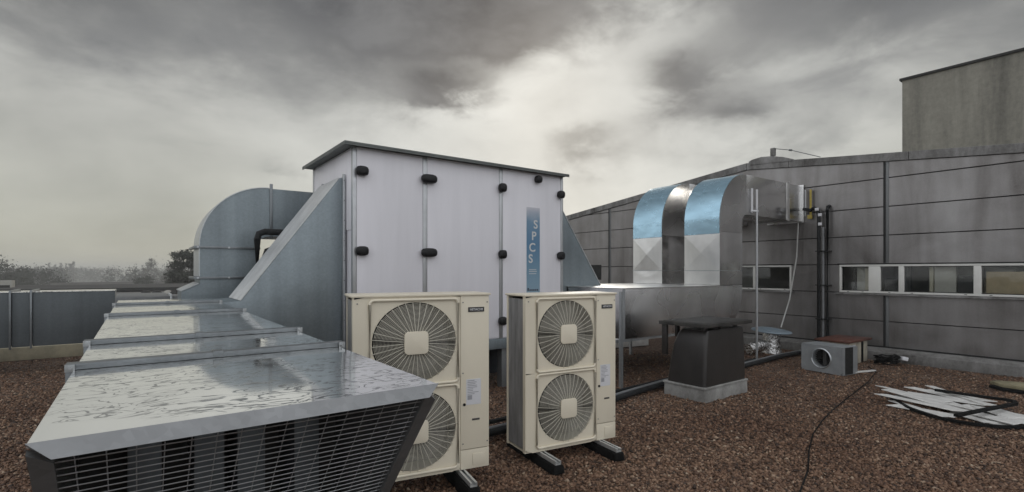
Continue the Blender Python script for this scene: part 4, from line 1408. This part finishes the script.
def tree(name, label, group, loc, h, rad, mat, shape='round', n=900, size=0.28, clumps=26, seed=1):
    T = thing(name, label, 'tree', loc, 0, group)
    m = MB()
    base = 0.16 if shape == 'round' else 0.05
    v, f = crown_mesh(n, rad, h * (1 - base), size, clumps, seed, shape)
    v[:, 2] += h * base
    m.v, m.f = [tuple(p) for p in v], f
    me = bpy.data.meshes.new('crown')
    me.from_pydata(m.v, [], m.f)
    me.materials.append(M[mat])
    o = bpy.data.objects.new('crown', me)
    COL.objects.link(o)
    o.parent = T
    r = random.Random(seed)
    tr = MB().tube([(0, 0, -0.1), (0.1, 0, h * 0.3), (0, 0.1, h * 0.6), (0.05, 0, h * 0.9)], [h * 0.022, h * 0.017, h * 0.01, h * 0.003], 7)
    for k in range(7):
        a = r.uniform(0, 2 * PI)
        z0 = h * r.uniform(0.2, 0.6)
        L = rad * r.uniform(0.5, 0.9)
        tr.tube([(0, 0, z0), (math.cos(a) * L * 0.5, math.sin(a) * L * 0.5, z0 + h * 0.12), (math.cos(a) * L, math.sin(a) * L, z0 + h * 0.25)], [h * 0.008, h * 0.005, h * 0.002], 5)
    tr.build('trunk', M['bark'], T, smooth=60)
    return T


g1 = 'dark trees at the far left'
tree('bushy_tree', 'tall dark bushy tree cut by the left edge of the photo', g1, at(-4, 125), 12.0, 6.0, 'leaf', n=6000, size=0.17, clumps=60, seed=2)
tree('bushy_tree', 'dark rounded tree second from the left edge of the skyline', g1, at(17, 140), 10.0, 4.6, 'leaf', n=5000, size=0.17, clumps=50, seed=3)
tree('bushy_tree', 'broad dark tree low on the skyline below the row of slim poplars', g1, at(40, 150), 9.6, 5.6, 'leaf', n=5000, size=0.18, clumps=50, seed=4)
g2 = 'poplars on the far skyline'
for k, (px, Z, top) in enumerate(((49, 420, 262.5), (55, 440, 264), (61, 430, 262.5), (66.5, 450, 263), (70, 400, 261.5), (73.5, 410, 260.5))):
    lab = ('slim bare poplar at the left end of the distant row', 'slim bare poplar second in the distant row', 'slim bare poplar third in the distant row',
           'slim bare poplar fourth in the distant row', 'bare poplar just left of the tallest one in the distant row', 'tallest bare poplar at the right end of the distant row')[k]
    tree('poplar_tree', lab, g2, at(px, Z), 1.7 - GZ + (270.5 - top) / F * Z, 1.9, 'twig', 'column', 900, 0.25, 30, 20 + k)
tree('broad_tree', 'pointed bare grey tree standing above the skyline left of the black conifer', None, at(151, 260), 1.7 - GZ + 11.5 / F * 260, 3.4, 'twig', 'column', 2200, 0.24, 50, 31)
tree('conifer_tree', 'black layered conifer beside the large grey duct bend', None, at(188, 70), 12.5, 2.9, 'leaf', 'tier', 16000, 0.11, 110, 33)
tree('small_tree', 'small bare tree between the pointed tree and the black conifer', None, at(168, 230), 11.0, 2.4, 'twig', 'round', 500, 0.4, 22, 34)
tree('bushy_tree', 'dark low bush in front of the pointed grey tree', None, at(147, 140), 8.0, 3.0, 'leaf', 'round', 2500, 0.18, 22, 35)
tree('bare_tree', 'wide bare grey tree close to the black conifer', None, at(178, 190), 11.2, 4.2, 'twig', 'round', 1500, 0.3, 34, 36)


def far_wood():
    vs = []
    r = np.random.default_rng(77)
    for k in range(330):
        Z = r.uniform(240, 900)
        px = r.uniform(-160, 620)
        p = at(px, Z)
        if not (-880 < p.x < 1080 and p.y < 1320):
            continue
        top = 1.7 - GZ + r.uniform(0.2, 3.6) / F * Z
        top = min(top, 20)
        rad = r.uniform(5, 11)
        v, _ = crown_mesh(420, rad, top, 0.45, 18, int(r.integers(1e6)))
        vs.append(v + np.array([p.x, p.y, p.z]))
    vs = np.concatenate(vs)
    n = len(vs) // 3
    me = bpy.data.meshes.new('far_wood')
    me.from_pydata(vs.tolist(), [], [(3 * i, 3 * i + 1, 3 * i + 2) for i in range(n)])
    me.materials.append(M['wood_mass'])
    o = bpy.data.objects.new('far_wood', me)
    COL.objects.link(o)
    tag(o, 'hazy belt of far trees along the horizon', 'wood', kind='stuff')


far_wood()


def hall(label, px, Z, w, d, zt, rz, pitched=0.0, wall='far_wall', roof='far_roof', fascia=0.5):
    p = at(px, Z)
    T = thing('warehouse', label, 'building', p, rz, 'low buildings beyond the roof')
    h = zt - GZ
    MB().box(-w / 2, w / 2, -d / 2, d / 2, 0, h).build('wall', M[wall], T, smooth=0)
    if pitched:
        MB().prism([(-d / 2 - 0.4, h + 0.02), (d / 2 + 0.4, h + 0.02), (0, h + pitched)], -w / 2 - 0.4, w / 2 + 0.4, 'x').build('roof', M[roof], T, smooth=0)
    else:
        MB().box(-w / 2 - 0.3, w / 2 + 0.3, -d / 2 - 0.3, d / 2 + 0.3, h + 0.02, h + fascia).build('roof', M[roof], T, smooth=0)
    return T


hall('near low hall with a long dark flat roof edge beyond the far duct', 150, 46, 52, 14, 0.10, R(-2), 0, 'far_wall', 'far_dark', 0.30)
hall('wide grey hall roof just beyond the low cream edge wall', 40, 33, 40, 10, -0.15, R(-1), 0, 'far_wall', 'far_roof', 0.22)
hall('pale gabled house at mid distance below the row of poplars', 96, 150, 20, 12, -4.2, R(18), 2.6, 'far_wall', 'tile')
hall('dark roofed gabled house right of the pale gabled one', 122, 175, 26, 14, -5.0, R(10), 3.0, 'far_wall', 'tile')
hall('long pale shed low between the pointed tree and the conifer', 172, 210, 40, 14, -4.6, R(6), 2.2, 'far_wall', 'far_roof')
p = at(2, 40, 0.09)
T = thing('rooftop_unit', 'small pale box with a dark slot at the far left on the next roof', 'rooftop box', (p.x, p.y, 0.075), R(-3))
MB().box(-0.8, 0.65, -0.5, 0.5, 0, 0.88).build('housing', M['far_wall'], T, bevel=0.02)
MB().box(-0.7, 0.55, -0.508, -0.501, 0.32, 0.52).build('slot', M['far_dark'], T)
for k, (px, lab, mt) in enumerate(((146, 'dark skylight hump left in the small row on the next roof', 'far_dark'), (157, 'dark skylight hump in the middle of the small row', 'far_dark'),
                                   (168, 'white capped hump in the small row on the next roof', 'far_wall'), (175, 'dark hump at the right end of the small row by the bend', 'far_dark'))):
    p = at(px, 24, 0)
    T = thing('roof_skylight', lab, 'skylight', (p.x, p.y, 0), 0, 'small humps beyond the connecting duct')
    # stands on a low plinth on this roof's outer annex
    MB().box(-0.22, 0.22, -0.2, 0.2, 0.0, 0.62).build('kerb', M['far_roof'], T)
    m = MB()
    for i in range(5):
        a = R(90 * i / 4)
        for j in range(12):
            t = 2 * PI * j / 12
            m.v.append((0.21 * math.cos(a) * math.cos(t), 0.19 * math.cos(a) * math.sin(t), 0.622 + 0.18 * math.sin(a)))
    for i in range(4):
        for j in range(12):
            m.f.append((i * 12 + j, i * 12 + (j + 1) % 12, (i + 1) * 12 + (j + 1) % 12, (i + 1) * 12 + j))
    m.build('dome', M[mt], T, smooth=60)
tag(MB().box(-14, 14, 14.2, 32, -7.9, -0.02).build('annex_roof', M['far_roof'], smooth=0), kind='structure')

# ---------------------------------------------------------------- haze
hz = MB().box(-905, 1105, -305, 1355, -11, 13.0).build('haze', M['cavity'], smooth=0)
tag(hz, 'thin grey mist over the far fields', 'haze', kind='stuff')
hm = bpy.data.materials.new('haze air')
hm.use_nodes = True
hm.node_tree.nodes.clear()
pv = hm.node_tree.nodes.new('ShaderNodeVolumePrincipled')
pv.inputs['Color'].default_value = (0.93, 0.93, 0.90, 1)
pv.inputs['Density'].default_value = 0.0012
ou = hm.node_tree.nodes.new('ShaderNodeOutputMaterial')
hm.node_tree.links.new(pv.outputs[0], ou.inputs['Volume'])
hz.data.materials.clear()
hz.data.materials.append(hm)

# ---------------------------------------------------------------- sky and sun
SUN_EL, SUN_AZ = R(21), R(36.43 + 4)
w = bpy.data.worlds.new('World')
scene.world = w
w.use_nodes = True
nt = w.node_tree
bg = nt.nodes['Background']
bg.inputs['Strength'].default_value = 0.1
sky = nt.nodes.new('ShaderNodeTexSky')
sky.sky_type = 'NISHITA'
sky.sun_disc = False
sky.sun_elevation = SUN_EL
sky.sun_rotation = SUN_AZ
tc = nt.nodes.new('ShaderNodeTexCoord')
sp = nt.nodes.new('ShaderNodeSeparateXYZ')
nt.links.new(tc.outputs['Generated'], sp.inputs[0])
X, Y, Z = sp.outputs
Zc = mth(nt, 'MAXIMUM', Z, 0.0)
den = mth(nt, 'ADD', Zc, 0.28)
cmb = nt.nodes.new('ShaderNodeCombineXYZ')
nt.links.new(mth(nt, 'DIVIDE', X, den), cmb.inputs[0])
nt.links.new(mth(nt, 'DIVIDE', Y, den), cmb.inputs[1])
P = cmb.outputs[0]


def wn(scale, detail, rough, dist, offs):
    mp = nt.nodes.new('ShaderNodeMapping')
    mp.inputs['Location'].default_value = offs
    nt.links.new(P, mp.inputs['Vector'])
    return noise(nt, mp.outputs[0], scale, detail, rough, dist)


def dn(scale, detail, rough, dist, offs):
    mp = nt.nodes.new('ShaderNodeMapping')
    mp.inputs['Location'].default_value = offs
    mp.inputs['Scale'].default_value = (1, 1, 2.0)
    nt.links.new(tc.outputs['Generated'], mp.inputs['Vector'])
    return noise(nt, mp.outputs[0], scale, detail, rough, dist)


n1 = wn(1.0, 7, 0.55, 0.25, (3.1, 1.7, 0))
n2 = dn(6.5, 8, 0.58, 0.25, (7.3, 2.2, 4))
n3 = dn(3.2, 7, 0.56, 0.2, (1.3, 8.2, 2))
front = mth(nt, 'ADD', mth(nt, 'MULTIPLY', X, VX), mth(nt, 'MULTIPLY', Y, VY))
az = mth(nt, 'ARCTAN2', X, Y)
el = mth(nt, 'ARCSINE', Z)
azw = mth(nt, 'ADD', az, mth(nt, 'MULTIPLY', mth(nt, 'SUBTRACT', n3, 0.5), 0.30))
elw = mth(nt, 'ADD', el, mth(nt, 'MULTIPLY', mth(nt, 'SUBTRACT', n2, 0.5), 0.16))


def bank(a, e, ra, re, amp):
    """a cloud bank (amp > 0) or a thin place (amp < 0) at an azimuth and elevation, degrees"""
    u = mth(nt, 'DIVIDE', mth(nt, 'SUBTRACT', azw, R(a)), R(ra))
    v = mth(nt, 'DIVIDE', mth(nt, 'SUBTRACT', elw, R(e)), R(re))
    q = mth(nt, 'ADD', mth(nt, 'MULTIPLY', u, u), mth(nt, 'MULTIPLY', v, v))
    return mth(nt, 'MULTIPLY', mth(nt, 'EXPONENT', mth(nt, 'MULTIPLY', q, -1.0)), amp)


# hidden sun
ga, ge = R(41), R(17)
gl = mth(nt, 'ADD', mth(nt, 'ADD', mth(nt, 'MULTIPLY', X, math.sin(ga) * math.cos(ge)), mth(nt, 'MULTIPLY', Y, math.cos(ga) * math.cos(ge))), mth(nt, 'MULTIPLY', Z, math.sin(ge)))
glow = maprange(nt, gl, 0.80, 1.0, 0, 1, True)
cover = mth(nt, 'ADD', mth(nt, 'MULTIPLY', Zc, 1.0), mth(nt, 'MULTIPLY', mth(nt, 'SUBTRACT', n1, 0.5), 0.30))
cover = mth(nt, 'ADD', cover, mth(nt, 'MULTIPLY', mth(nt, 'SUBTRACT', n2, 0.5), 0.34))
for args in ((28, 27, 13, 5.0, 0.24), (29.5, 19.0, 6.0, 1.7, 0.20), (56.5, 19.5, 5.5, 2.6, 0.16), (44, 14.0, 4.0, 1.9, 0.17), (21, 12, 3, 1.0, 0.08), (36, 24.5, 4, 1.6, 0.14), (62, 16, 4, 1.6, 0.12), (66, 13, 7, 3, 0.10), (-5, 22, 12, 4.5, 0.07),
             (44, 20.5, 7, 4.5, -0.15), (33, 15.5, 9, 3, -0.12), (52, 25, 6, 3, -0.10), (8, 14, 14, 2.5, -0.06), (72, 22, 10, 5, 0.10), (12, 10.5, 3, 0.8, 0.10), (2, 12, 4, 0.7, 0.07)):
    cover = mth(nt, 'ADD', cover, bank(*args))
mask = maprange(nt, cover, 0.17, 0.52, 0, 1, True)
K = 10.0
pale = ramp(nt, Zc, [(0.0, (0.39 * K, 0.385 * K, 0.325 * K)), (0.10, (0.42 * K, 0.415 * K, 0.365 * K)), (0.3, (0.45 * K, 0.445 * K, 0.415 * K))])
pale = mixc(nt, mth(nt, 'MULTIPLY', glow, 0.9), pale, (0.60 * K, 0.60 * K, 0.565 * K))
wisp = maprange(nt, n3, 0.3, 0.7, 0.80, 1.14)
pale = mixc(nt, 1.0, pale, wisp, 'MULTIPLY')
dark = mixc(nt, maprange(nt, n2, 0.35, 0.65), (0.070 * K, 0.069 * K, 0.068 * K), (0.15 * K, 0.149 * K, 0.146 * K))
cloud = mixc(nt, mask, pale, dark)
rear = mixc(nt, maprange(nt, n1, 0.3, 0.7), (0.72 * K, 0.745 * K, 0.775 * K), (0.94 * K, 0.955 * K, 0.98 * K))
both = mixc(nt, maprange(nt, front, -0.05, 0.38, 0, 1, True), rear, cloud)
both = mixc(nt, 0.95, sky.outputs['Color'], both)
nt.links.new(both, bg.inputs['Color'])

sl_ = bpy.data.lights.new('sun', 'SUN')
sl_.energy = 0.6
sl_.angle = R(14)
sl_.color = (1.0, 0.95, 0.87)
so = bpy.data.objects.new('sun', sl_)
COL.objects.link(so)
d = Vector((math.sin(SUN_AZ) * math.cos(SUN_EL), math.cos(SUN_AZ) * math.cos(SUN_EL), math.sin(SUN_EL)))
so.rotation_euler = d.to_track_quat('Z', 'Y').to_euler()
so.location = (0, 0, 30)

# ---------------------------------------------------------------- camera and render
cd = bpy.data.cameras.new('camera')
cd.sensor_width = 36
cd.lens = F / 1024 * 36
cd.shift_y = 25 / 1024
cd.clip_start = 0.05
cd.clip_end = 6000
co = bpy.data.objects.new('camera', cd)
COL.objects.link(co)
co.location = (0, 0, H)
co.rotation_euler = (R(90), 0, -R(36.43))
scene.camera = co
vs = scene.view_settings
vs.view_transform = 'Standard'
vs.look = 'None'
vs.exposure = 0.25
vs.gamma = 1.0
vs.use_curve_mapping = False
scene.cycles.use_denoising = True
scene.cycles.max_bounces = 8
scene.cycles.volume_bounces = 0
scene.cycles.transparent_max_bounces = 12
